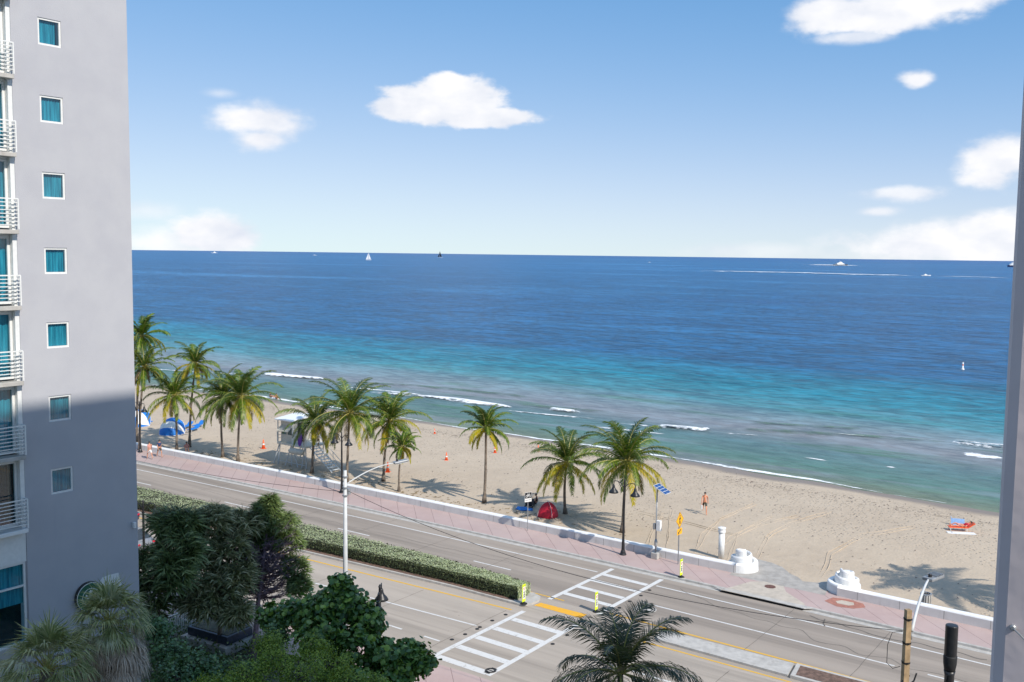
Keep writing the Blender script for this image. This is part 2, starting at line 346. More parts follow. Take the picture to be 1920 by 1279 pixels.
def foam_mat():
    m, nt, bs = nmat('sea_foam'); L = nt.links.new; v = coords(nt)
    att = nt.nodes.new('ShaderNodeAttribute'); att.attribute_name = 'edge'
    n = noise_(nt, coords(nt, (1, .6, 1)), 1.1, 6, .7)
    n2 = noise_(nt, coords(nt, (1, .25, 1)), .35, 3, .6); a = rng(nt, math_(nt, 'ADD', math_(nt, 'ADD', math_(nt, 'MULTIPLY', att.outputs['Fac'], .42), n), math_(nt, 'MULTIPLY_ADD', n2, .8, -.4)), .68, .92)
    bs.inputs['Base Color'].default_value = (.82, .84, .85, 1); bs.inputs['Roughness'].default_value = .8
    L(a, bs.inputs['Alpha']); bump(nt, bs, noise_(nt, v, 5, 4), .1); return m
MT['foam'] = foam_mat()

def road_mat(name='worn_concrete_road', base=(.30, .255, .215)):
    m, nt, bs = nmat(name); L = nt.links.new; v = coords(nt)
    big = noise_(nt, coords(nt, (1, .06, 1)), .55, 5, .6); fine = noise_(nt, v, 22, 3, .7); med = noise_(nt, v, .5, 5, .65)
    lo = tuple(q * .80 for q in base) + (1,); hi = tuple(q * 1.15 for q in base) + (1,)
    c = mixc(nt, rng(nt, big, .32, .68), lo, hi)
    c = mixc(nt, rng(nt, med, .55, .8, 0, .35), c, tuple(q * .7 for q in base) + (1,))
    c = mixc(nt, rng(nt, fine, .3, .8, 0, .3), c, tuple(q * 1.3 for q in base) + (1,))
    tr = noise_(nt, coords(nt, (1, .02, 1)), 1.6, 2, .5); c = mixc(nt, rng(nt, tr, .52, .68, 0, .5), c, tuple(q * .70 for q in base) + (1,)); oil = noise_(nt, coords(nt, (1, .3, 1)), .8, 5, .7); c = mixc(nt, rng(nt, oil, .62, .78, 0, .5), c, tuple(q * .5 for q in base) + (1,))
    sp = noise_(nt, v, 3.3, 2, .5); c = mixc(nt, rng(nt, sp, .76, .8, 0, .7), c, (.08, .07, .065, 1))
    L(c, bs.inputs['Base Color']); bs.inputs['Roughness'].default_value = .85; bs.inputs['Specular IOR Level'].default_value = .3
    bump(nt, bs, fine, .006); return m
MT['road'] = road_mat()
MT['roadnear'] = road_mat('pale_concrete_road', (.37, .32, .27))
def linemat(name, c):
    m, nt, bs = nmat(name); v = coords(nt); n = noise_(nt, v, 3.5, 6, .75)
    nt.links.new(mixc(nt, rng(nt, n, .52, .72, 0, .75), tuple(c) + (1,), (.30, .27, .24, 1)), bs.inputs['Base Color']); bs.inputs['Roughness'].default_value = .8; return m
MT['line'] = linemat('worn_white_line', (.62, .61, .59)); MT['yline'] = linemat('worn_yellow_line', (.66, .38, .045)); MT['yfat'] = linemat('yellow_painted_nose', (.74, .38, .025))
def paver_mat():
    m, nt, bs = nmat('pink_sidewalk'); L = nt.links.new; v = coords(nt)
    sep = nt.nodes.new('ShaderNodeSeparateXYZ'); L(v, sep.inputs[0])
    # diagonal joints: lines of constant v + k*u
    q = math_(nt, 'MULTIPLY_ADD', sep.outputs[0], PAVE_K, sep.outputs[1])
    fr = math_(nt, 'FRACT', math_(nt, 'DIVIDE', q, PAVE_S)); ln = math_(nt, 'LESS_THAN', math_(nt, 'ABSOLUTE', math_(nt, 'SUBTRACT', fr, .5)), .012)
    big = noise_(nt, v, .35, 5, .65); fine = noise_(nt, v, 14, 3, .7)
    c = mixc(nt, rng(nt, big, .3, .7), (.40, .285, .265, 1), (.46, .345, .32, 1))
    cell = nt.nodes.new('ShaderNodeTexWhiteNoise'); cell.noise_dimensions = '1D'; L(math_(nt, 'FLOOR', math_(nt, 'ADD', math_(nt, 'DIVIDE', q, PAVE_S), .5)), cell.inputs['W'])
    c = mixc(nt, math_(nt, 'MULTIPLY', cell.outputs['Value'], .35), c, (.42, .35, .33, 1))
    c = mixc(nt, rng(nt, fine, .4, .8, 0, .3), c, (.50, .41, .38, 1)); c = mixc(nt, math_(nt, 'MULTIPLY', ln, .75), c, (.16, .10, .10, 1))
    st = noise_(nt, v, 1.6, 4, .6); c = mixc(nt, rng(nt, st, .68, .78, 0, .4), c, (.24, .19, .18, 1))
    L(c, bs.inputs['Base Color']); bs.inputs['Roughness'].default_value = .85; bump(nt, bs, fine, .004); return m
PAVE_K, PAVE_S = -1.0, 1.85
MT['paver'] = paver_mat()
MT['soil'] = paint('brown_mulch', (.16, .10, .075), .95, .35, 5, bmp=.03)
MT['ground'] = paint('shady_ground', (.10, .10, .07), .95, .35, 1.5, bmp=.03)
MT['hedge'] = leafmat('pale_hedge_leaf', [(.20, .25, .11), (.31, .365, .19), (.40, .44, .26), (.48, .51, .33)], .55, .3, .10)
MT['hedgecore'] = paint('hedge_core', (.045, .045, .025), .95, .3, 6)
MT['palm_g'] = leafmat('coconut_green', [(.035, .085, .008), (.075, .145, .012), (.19, .26, .015)], .42, .45, .28)
MT['palm_d'] = leafmat('coconut_dark_green', [(.022, .055, .008), (.045, .085, .010)], .42, .45, .2)
MT['palm_y'] = leafmat('coconut_yellow', [(.34, .32, .015), (.52, .36, .012), (.24, .29, .015)], .5, .35, .35)
MT['palm_b'] = leafmat('coconut_dry', [(.20, .14, .075), (.30, .22, .12), (.14, .09, .05)], .7, .2, .15)
MT['rachis'] = paint('palm_rachis', (.30, .27, .07), .6, .2)

def sheet(name, quad_rows, mat, kind='structure', label=None, attr=None):
    """quad_rows: list of rows of points -> grid mesh"""
    mb = MB(); n = len(quad_rows[0]); vs = [p for r in quad_rows for p in r]
    fs = [(i * n + k, i * n + k + 1, (i + 1) * n + k + 1, (i + 1) * n + k) for i in range(len(quad_rows) - 1) for k in range(n - 1)]
    mb.add(vs, fs); o = mb.build(name, mat, smooth=True)
    if attr:
        a = o.data.attributes.new(attr[0], 'FLOAT', 'POINT'); a.data.foreach_set('value', [attr[1](p) for p in vs])
    if o.data.polygons[0].normal.z < 0: o.data.flip_normals()
    o['kind'] = kind
    if label: o['label'] = label
    return o
def frange(a, b, s):
    n = max(1, int(round(abs(b - a) / s))); return [a + (b - a) * i / n for i in range(n + 1)]

# ================================================================== SETTING
rnd = random.Random(7)
VA, VB = -70, 330
# ground under everything on the landward side
MB().add([(-400, -400, -.05), (58.7, -400, -.05), (58.7, 700, -.05), (-400, 700, -.05)], [(0, 1, 2, 3)]).build('ground', MT['ground'])['kind'] = 'structure'
# beach: from the promenade wall down under the water
rows = []
for v in frange(-150, 420, 2.0):
    rows.append([(u, v, zbeach(u, v) + (.05 * noise.noise(Vector((u * .25, v * .2, 0))) - .01 if u > 60.5 else -.02)) for u in [58.75 + i * 1.15 for i in range(60)]])
sheet('beach', rows, MT['sand'], attr=('dshore', lambda p: p[0] - shore(p[1])))
# sea
SEA = -1.2
us = [80 + i * 2.5 for i in range(70)] + [260 * 1.25 ** i for i in range(20)]
us = [u for u in us if u < 17000] + [17000]
vs_ = [-17000, -6000, -2000, -600] + frange(-200, 420, 8) + [900, 2500, 7000, 20000]
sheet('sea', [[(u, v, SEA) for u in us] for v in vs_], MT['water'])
# carriageways and pavement
vv = frange(VA, VB, 3)
def strip(name, f0, f1, z, mat, v0=VA, v1=VB, step=3.0, label=None, kind='structure', f_in=None):
    return sheet(name, [[(f0(v), v, z), (f1(v), v, z)] for v in frange(v0, v1, step)], mat, kind=kind, label=label)
kerb = lambda v: 55.38 + C(v)
wallu = lambda v: 58.53 + (-3.81e-4 * v * v + .0323 * v if v < 90 else -.18 - .036 * (v - 90))
strip('road', lambda v: 47.3 + C(v), lambda v: kerb(v) + .02, 0.0, MT['road'])
strip('near_road', lambda v: 36.75 + NB(v), lambda v: 47.3 + C(v), 0.0, MT['roadnear'])
strip('pavement', lambda v: kerb(v) + .14, lambda v: wallu(v) + .35, .12, MT['paver'], -70, 330)
strip('near_pavement', lambda v: 33.2 + NB(v), lambda v: 36.6 + NB(v), .12, MT['paver'])
def kerbstrip(name, f, w, z, mat, v0, v1, step=3.0, sgn=1):
    mb = MB(); P = frange(v0, v1, step); prof = [(0, -.04), (0.02 * sgn, z - .02), (.04 * sgn, z), (w * sgn, z + .004), (w * sgn, -.04)]
    vs = [(f(v) + a, v, b) for v in P for a, b in prof]; n = len(prof)
    mb.add(vs, [(i * n + k, i * n + k + 1, (i + 1) * n + k + 1, (i + 1) * n + k) for i in range(len(P) - 1) for k in range(n - 1)] + [tuple(range(n)), tuple((len(P) - 1) * n + k for k in range(n))])
    o = mb.build(name, mat); o['kind'] = 'structure'; return o
kerbstrip('kerb', kerb, .16, .13, MT['concrete'], VA, VB)
kerbstrip('kerb', lambda v: 36.75 + NB(v), .16, .13, MT['concrete'], 33.5, VB, sgn=-1)
kerbstrip('kerb', lambda v: 36.75, .16, .13, MT['concrete'], VA, 26.5, sgn=-1)
gut = lambda v: kerb(v) - .42
strip('gutter', gut, lambda v: kerb(v), .004, MT['concrete'])
# painted lines
def line(f, v0, v1, w=.13, mat='line', z=.005, name='road_marking'):
    return strip(name, lambda v: f(v) - w / 2, lambda v: f(v) + w / 2, z, MT[mat], v0, v1, min(3, abs(v1 - v0)))
edge = lambda v: 53.47 + C(v); dash = lambda v: 50.31 + C(v)
hn = lambda v: 46.38 - .062 * max(0, v - 38); hf = lambda v: 47.65 + .62 * (1 - math.exp(-(v - 33) / 4)) - (.05 * (v - 56) if v > 56 else 0)
line(edge, 32.2, VB); line(edge, VA, 27.9)
for v0, v1 in ((36.9, 40.0), (49.6, 52.8), (62.6, 65.7), (75.4, 78.6), (88, 91), (101, 104), (8.5, 11.0), (-4, -1), (-16, -13)): line(dash, v0, v1)
line(dash, 12.6, 27.2)
yn = lambda v: 45.28 + NB(v)
line(yn, 32.6, VB, .16, 'yline')
line(lambda v: hf(v) + .5, 35, VB, .13, 'yline')
line(lambda v: 47.9 + C(v) * .6, 31.0, 33.6, .12, 'yline', .009)
line(lambda v: 47.75 + .015 * v, VA, 27.8, .16, 'yline'); line(lambda v: 45.45 + .008 * v, VA, 24.5, .14, 'yline')
line(lambda v: 42.1 + NB(v), 32.7, VB)
line(lambda v: 42.0, VA, 24)
for v0, v1 in ((32.9, 34.0), (35.6, 36.6), (38.3, 39.3)): line(lambda v: 39.05, v0, v1, .13)
def poly(name, pts, z, mat, kind='structure'):
    o = MB().add([(a, b, z) for a, b in pts], [tuple(range(len(pts)))]).build(name, mat)
    if o.data.polygons[0].normal.z < 0: o.data.flip_normals()
    o['kind'] = kind; return o
poly('painted_nose', [(46.55, 32.0), (47.15, 31.9), (47.2, 28.75), (46.5, 28.7)], .006, MT['yfat'])
# the crossing
def seg(a, b, w, z=.009):
    a, b = Vector(a), Vector(b); d = (b - a).normalized(); n = Vector((-d.y, d.x)) * w / 2
    return poly('crossing_marking', [tuple(a - n), tuple(b - n), tuple(b + n), tuple(a + n)], z, MT['line'])
seg((47.95, 31.85), (55.3, 31.75), .30); seg((47.6, 28.25), (55.4, 28.2), .30)
seg((36.95, 31.85), (45.4, 31.9), .30); seg((37.2, 28.25), (45.45, 28.35), .30)
for u in (53.95, 52.55, 50.95, 49.4): seg((u, 31.68), (u - .1, 28.42), .42, .0095)
for u in (44.0, 42.3, 40.7, 39.1, 37.45): seg((u, 31.68), (u - .05, 28.42), .48, .0095)
# small reflector studs along the crossing and patches of tar
mb = MB()
for (u, v) in [(53.1, 27.85), (51.9, 27.8), (50.6, 27.85), (49.3, 27.8), (44.3, 32.4), (43.1, 32.45), (41.9, 32.4), (41.6, 32.35), (40.6, 32.4), (39.6, 32.5), (42.4, 27.9), (43.9, 27.95)]:
    mb.lathe((u, v, .004), [(.12, 0), (.11, .02), (.05, .035)], 10)
tag(mb.build('road_stud', MT['asphalt_black']), 'dark round road studs beside the crossing lines', None, None, 'structure')
# median with hedge: nose towards the crossing
mp = [(hn(v) - .45, v) for v in frange(33.4, VB, 4)]; mq = [(hf(v) + .25, v) for v in frange(33.4, VB, 4)]
outl = mq[::-1] + [(48.05, 33.0), (47.75, 32.35), (47.2, 32.1), (46.5, 32.1), (45.95, 32.5)] + mp
def inset(pts, d):
    return [(a + (d if a < 46.9 else -d), b + (d if b < 33.2 else 0)) for a, b in pts]
mb = MB(); mb.prism([(a, b) for a, b in outl], -.05, .13)
tag(mb.build('median', MT['concrete']), kind='structure')
poly('median_soil', [(hf(v) + .08, v) for v in frange(34.0, VB, 4)][::-1] + [(hn(33) - .2, 33.2)] + [(hn(v) - .30, v) for v in frange(34, VB, 4)], .135, MT['soil'])
# second median to the right (concrete slab, then soil bed)
MB().prism([(46.15, 23.6), (46.6, 24.0), (47.2, 24.0), (47.55, 23.5), (47.6, 16.7), (46.05, 16.45)], -.05, .12).build('median_slab', MT['concrete'])['kind'] = 'structure'
MB().prism([(46.0, 16.3), (47.62, 16.55), (47.5, VA), (45.7, VA)], -.05, .16).build('median_kerb', MT['concrete'])['kind'] = 'structure'
poly('median_bed', [(46.2, 16.1), (47.42, 16.3), (47.3, VA), (45.9, VA)], .165, MT['soil'])

# pavement details: inlet slab, manhole, coloured insets, ramp onto the sand
MT['apron'] = paint('cream_concrete', (.47, .41, .34), .85, .1, 3, stain=(.33, .28, .23, 1)); MT['redpatch'] = paint('brick_red_inset', (.36, .155, .115), .85, .15, 5); MT['ramp'] = paint('grey_ramp', (.36, .335, .305), .9, .15, 2, bmp=.01, stain=(.26, .22, .19, 1))
poly('inlet_apron', [(55.55, 24.3), (56.6, 23.9), (58.2, 23.4), (58.75, 22.7), (58.6, 21.4), (57.7, 20.9), (56.4, 19.3), (55.6, 18.9)], .128, MT['apron'])
poly('red_inset', [(57.6, 18.5), (58.5, 18.3), (58.75, 17.4), (58.55, 16.5), (58.0, 16.2), (57.35, 16.7), (57.1, 17.6)], .129, MT['redpatch'])
poly('cream_inset', [(57.95, 17.95), (58.35, 17.7), (58.35, 17.0), (57.95, 16.85), (57.65, 17.1), (57.65, 17.75)], .134, MT['apron'])
rp = [(58.6, 25.0), (61.0, 25.4), (62.9, 24.9), (62.75, 23.8), (62.3, 22.9), (61.3, 22.0), (60.9, 21.3), (60.3, 20.8), (60.6, 20.0), (61.6, 19.4), (58.6, 18.8)]
poly('beach_ramp', rp, .125, MT['ramp'])
MB().prism([(kerb(24.4) - .32, 24.4), (kerb(21) - .06, 24.9), (kerb(21) - .02, 18.6), (kerb(19) - .35, 19.0)], .105, .14).build('inlet_lid', MT['concrete'])['kind'] = 'structure'
MB().box((kerb(21) - .42, 19.1, -.02), (kerb(21) + .01, 24.3, .012)).build('inlet_slot', MT['asphalt_black'])['kind'] = 'structure'
def manhole(u, v, r, z, mat, lab):
    t = thing('manhole_cover', lab, 'manhole cover', (u, v, z))
    MB().lathe((0, 0, 0), [(r, -.01), (r, .008), (r * .9, .010), (r * .86, .004), (r * .6, .006)], 28).build('rim', MT['rust'] if mat == 'rust' else MT['concrete'], t)
    mb = MB()
    mb.lathe((0, 0, 0), [(r * .88, 0), (r * .88, .011), (r * .8, .012)], 28); mb.build('lid', MT[mat], t)
    if mat != 'rust':
        mb = MB(); 
        for q in (.86, .64): 
            pts = [(math.cos(a / 24 * 2 * math.pi) * r * q, math.sin(a / 24 * 2 * math.pi) * r * q, .014) for a in range(25)]
            mb.tube(pts, .028, 5, False)
        for q in (-.3, 0, .3): mb.box((q - .04, -.16, .008), (q + .04, .16, .018))
        mb.build('tread', MT['asphalt_black'], t)
manhole(50.0, 26.5, .68, .006, 'concrete', 'large round manhole cover in the road right of the crossing')
manhole(58.02, 22.05, .34, .13, 'rust', 'rusty brown manhole cover in the cream slab by the kerb inlet')
manhole(37.7, 28.45, .30, .012, 'concrete', 'small round access cover on the near stripe of the crossing')

# ---- hedge on the median
def leaves_quads(mb, pts, size, rr, up=.4, aspect=1.0, k=0, nrm=None):
    for i, p in enumerate(pts):
        n = Vector((rr.uniform(-1, 1), rr.uniform(-1, 1), rr.uniform(-1, 1) + up))
        if nrm is not None: n = n * .55 + nrm[i] * 1.1
        n.normalize(); a = n.orthogonal().normalized(); a = Matrix.Rotation(rr.uniform(0, 6.28), 3, n) @ a; b = n.cross(a)
        s = size * rr.uniform(.65, 1.3); w = s * aspect
        mb.add([p - a * s * .5, p + b * w * .4, p + a * s * .5 + n * s * .08, p - b * w * .4], [(0, 1, 2, 3)], k)
def build_hedge():
    t = thing('hedge', 'long clipped pale green hedge along the planted median', 'hedge', (46.9, 60, .13))
    V0, V1 = 33.1, 150
    core = MB(); rows = []
    for v in frange(V0 + .1, V1, .8):
        a, b = hn(v), hf(v); w = .06 * noise.noise(Vector((v * .9, 0, 3)))
        rows.append([(a + .1, v, .1), (a + .06 + w, v, .55), (a + .12, v, .76), ((a + b) / 2, v, .80), (b - .12, v, .76), (b - .08, v, .1)])
    n = 6; vs = [p for r in rows for p in r]
    core.add(vs, [(i * n + k, i * n + k + 1, (i + 1) * n + k + 1, (i + 1) * n + k) for i in range(len(rows) - 1) for k in range(n - 1)] + [tuple(range(6))])
    core.build('hedge_core', MT['hedgecore'], t, loc=(0, 0, 0), M=Matrix.Translation((-46.9, -60, -.13)))
    mb = MB(); rr = random.Random(3); pts = []; nr = []; ps = []; ns = []
    for _ in range(90000):
        v = V0 + (rr.random() ** 1.5) * (V1 - V0); a, b = hn(v), hf(v); q = rr.random()
        if q < .64:
            u = rr.uniform(a, b); z = .84 + .10 * noise.noise(Vector((u * 1.3, v * 1.1, 0))) + rr.uniform(-.05, .05) - (.10 if (u - a < .12 or b - u < .12) else 0); nn = Vector((0, 0, 1))
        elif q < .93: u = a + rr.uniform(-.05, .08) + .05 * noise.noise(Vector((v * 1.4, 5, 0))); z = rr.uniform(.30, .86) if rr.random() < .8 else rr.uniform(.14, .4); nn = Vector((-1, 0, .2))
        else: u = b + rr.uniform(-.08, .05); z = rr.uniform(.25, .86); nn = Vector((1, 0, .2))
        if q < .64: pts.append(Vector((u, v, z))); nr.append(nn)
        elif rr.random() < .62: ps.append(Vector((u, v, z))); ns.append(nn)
    for _ in range(900):
        pts.append(Vector((rr.uniform(hn(33), hf(33)), V0 + rr.uniform(-.1, .06), rr.uniform(.2, .86)))); nr.append(Vector((0, -1, .2)))
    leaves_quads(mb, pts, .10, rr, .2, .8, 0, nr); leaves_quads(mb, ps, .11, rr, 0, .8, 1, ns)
    mb.build('foliage', [MT['hedge'], leafmat('hedge_shade_leaf', [(.02, .028, .012), (.045, .06, .02), (.09, .11, .045)], .5, .4, .05)], t, M=Matrix.Translation((-46.9, -60, -.13)))  # side leaves coloured darker to carry the shade of the hedge flank
build_hedge()

# ---- promenade walls with spiral ends
def wall_mat():
    m, nt, bs = nmat('wall_face'); v = coords(nt); sp = nt.nodes.new('ShaderNodeSeparateXYZ'); nt.links.new(v, sp.inputs[0])
    c = mixc(nt, rng(nt, noise_(nt, v, 1.5, 4), .3, .7), (.53, .51, .50, 1), (.60, .58, .565, 1)); c = mixc(nt, rng(nt, noise_(nt, coords(nt, (1, 1, .2)), 2.3, 5, .65), .52, .8, 0, .5), c, (.38, .35, .32, 1))
    ln = math_(nt, 'LESS_THAN', math_(nt, 'ABSOLUTE', math_(nt, 'SUBTRACT', math_(nt, 'FRACT', math_(nt, 'DIVIDE', sp.outputs[1], 2.45)), .5)), .010)
    nt.links.new(mixc(nt, math_(nt, 'MULTIPLY', ln, .6), c, (.2, .19, .18, 1)), bs.inputs['Base Color']); bs.inputs['Roughness'].default_value = .85; return m
MT['wallface'] = wall_mat(); MT['wallcap'] = paint('white_wall_cap', (.79, .79, .79), .6, .04, 2)
def wall_profile(h, w): return [(-w / 2 - .04, 0), (-w / 2, h - .10), (-w / 2 + .03, h - .03), (-w / 2 + .09, h), (w / 2 - .09, h), (w / 2 - .03, h - .03), (w / 2, h - .1), (w / 2 + .04, 0)]
def ribbon(path, hs, w, mb_face, mb_cap, z0=.1):
    n = len(path)
    for which, mb in ((0, mb_face), (1, mb_cap)):
        vs = []; ks = None
        for i, p in enumerate(path):
            a, b = Vector(path[max(0, i - 1)]), Vector(path[min(n - 1, i + 1)]); t = (b - a).normalized(); nn = Vector((t.y, -t.x))
            pr = wall_profile(hs[i], w[i] if hasattr(w, '__len__') else w); pr = [pr[0], pr[1]] + [pr[-2], pr[-1]] if which == 0 else pr[1:-1]
            for q, z in pr: vs.append((p[0] + nn.x * q, p[1] + nn.y * q, z0 + z))
        m = len(vs) // n; fs = []
        for i in range(n - 1):
            for k in range(m - 1):
                if which == 0 and k == 1: continue
                fs.append((i * m + k, i * m + k + 1, (i + 1) * m + k + 1, (i + 1) * m + k))
        fs += [tuple(range(m)), tuple((n - 1) * m + k for k in range(m))[::-1]]
        mb.add(vs, fs)
def beach_wall(lab, path, c, start_ang, turn, grp):
    base = path[0]; t = thing('promenade_wall', lab, 'wall', (base[0], base[1], 0), 0, grp); T = Matrix.Translation((-base[0], -base[1], 0))
    f, cp = MB(), MB(); ribbon(path, [.60] * len(path), .46, f, cp)
    f.build('wall_face', MT['wallface'], t, M=T, smooth=False); cp.build('wall_cap', MT['wallcap'], t, M=T, smooth=True)
    # spiral end: the same wall curling up round itself
    f, cp = MB(), MB(); sp = []; hs = []
    N = 130; ws = []
    for i in range(N + 1):
        q = i / N; ang = start_ang + turn * q * 2 * math.pi * 2.15; r = 1.0 - .70 * q ** .8
        sp.append((c[0] + math.cos(ang) * r, c[1] + math.sin(ang) * r)); hs.append(.60 + .80 * max(0, (q - .12) / .88) ** .9); ws.append(.40 - .24 * min(1, q / .35))
    ribbon(sp, hs, ws, f, cp)
    sf = f.build('spiral_end', MT['white'], t, M=T); cp.build('spiral_cap', MT['wallcap'], sf, M=T)
    for g in range(2):
        pass
    jb = MB()
    return t
vl = [(wallu(v) + .23, v) for v in frange(330, 27.6, 2.4)]
c1 = (60.42, 24.9)
arc = []
for i in range(1, 9):                       # swing towards the drum
    q = i / 8; v = 27.6 + (24.9 - 27.6) * q; arc.append((wallu(27) + .23 + (59.42 - wallu(27) - .23) * q, v))
W1 = beach_wall('long white promenade wall between pavement and sand, ending in a spiral at its right end', vl + arc, c1, math.pi, 1, 'spiral-ended promenade walls')
# the short wall to the right
c2 = (60.40, 18.15)
vr = [(wallu(v) + .23 - .0, v) for v in frange(18.2, -70, 2.4)]
arc2 = []
W2 = beach_wall('white promenade wall right of the beach ramp, with a spiral drum at its left end', arc2 + vr, c2, math.pi, -1, 'spiral-ended promenade walls')
# drum bases so the spirals read solid
for wobj, c in ((W1, c1), (W2, c2)):
    MB().lathe((c[0], c[1], 0), [(.95, .0), (.90, .52), (.60, .53), (.55, .92), (.26, .93), (.24, 1.30), (.05, 1.31)], 36).build('spiral_core', MT['white'], wobj, smooth=False, M=Matrix.Translation((-wobj.location.x, -wobj.location.y, 0)))
t = thing('white_post', 'tall round white post standing on the sand behind the wall end', 'post', on(1352, 1047))
MB().lathe((0, 0, 0), [(.21, 0), (.20, 1.8)], 20).build('shaft', MT['white'], t, smooth=True)
MB().lathe((0, 0, 0), [(.19, 1.8), (.25, 1.82), (.25, 1.95), (.22, 1.98), (.22, 2.04), (.27, 2.07), (.27, 2.15), (.10, 2.2)], 20).build('cap', MT['white'], t, smooth=False)
t = thing('litter_bin', 'small slatted litter bin on the sand behind the right wall', 'bin', on(1735, 1140))
mb = MB()
for k in range(14):
    a = k / 14 * 2 * math.pi; mb.box((.3 - .02, -.045, .05), (.3 + .02, .045, .85), 0); 
    for i in range(len(mb.v) - 8, len(mb.v)): mb.v[i] = Matrix.Rotation(a, 3, 'Z') @ mb.v[i]
mb.build('slats', MT['concrete'], t); MB().lathe((0, 0, 0), [(.27, .02), (.27, .8)], 16).build('liner', MT['black'], t); MB().lathe((0, 0, 0), [(.33, .84), (.33, .9), (.25, .9), (.25, .84)], 16, False).build('rim', MT['grey_metal'], t)

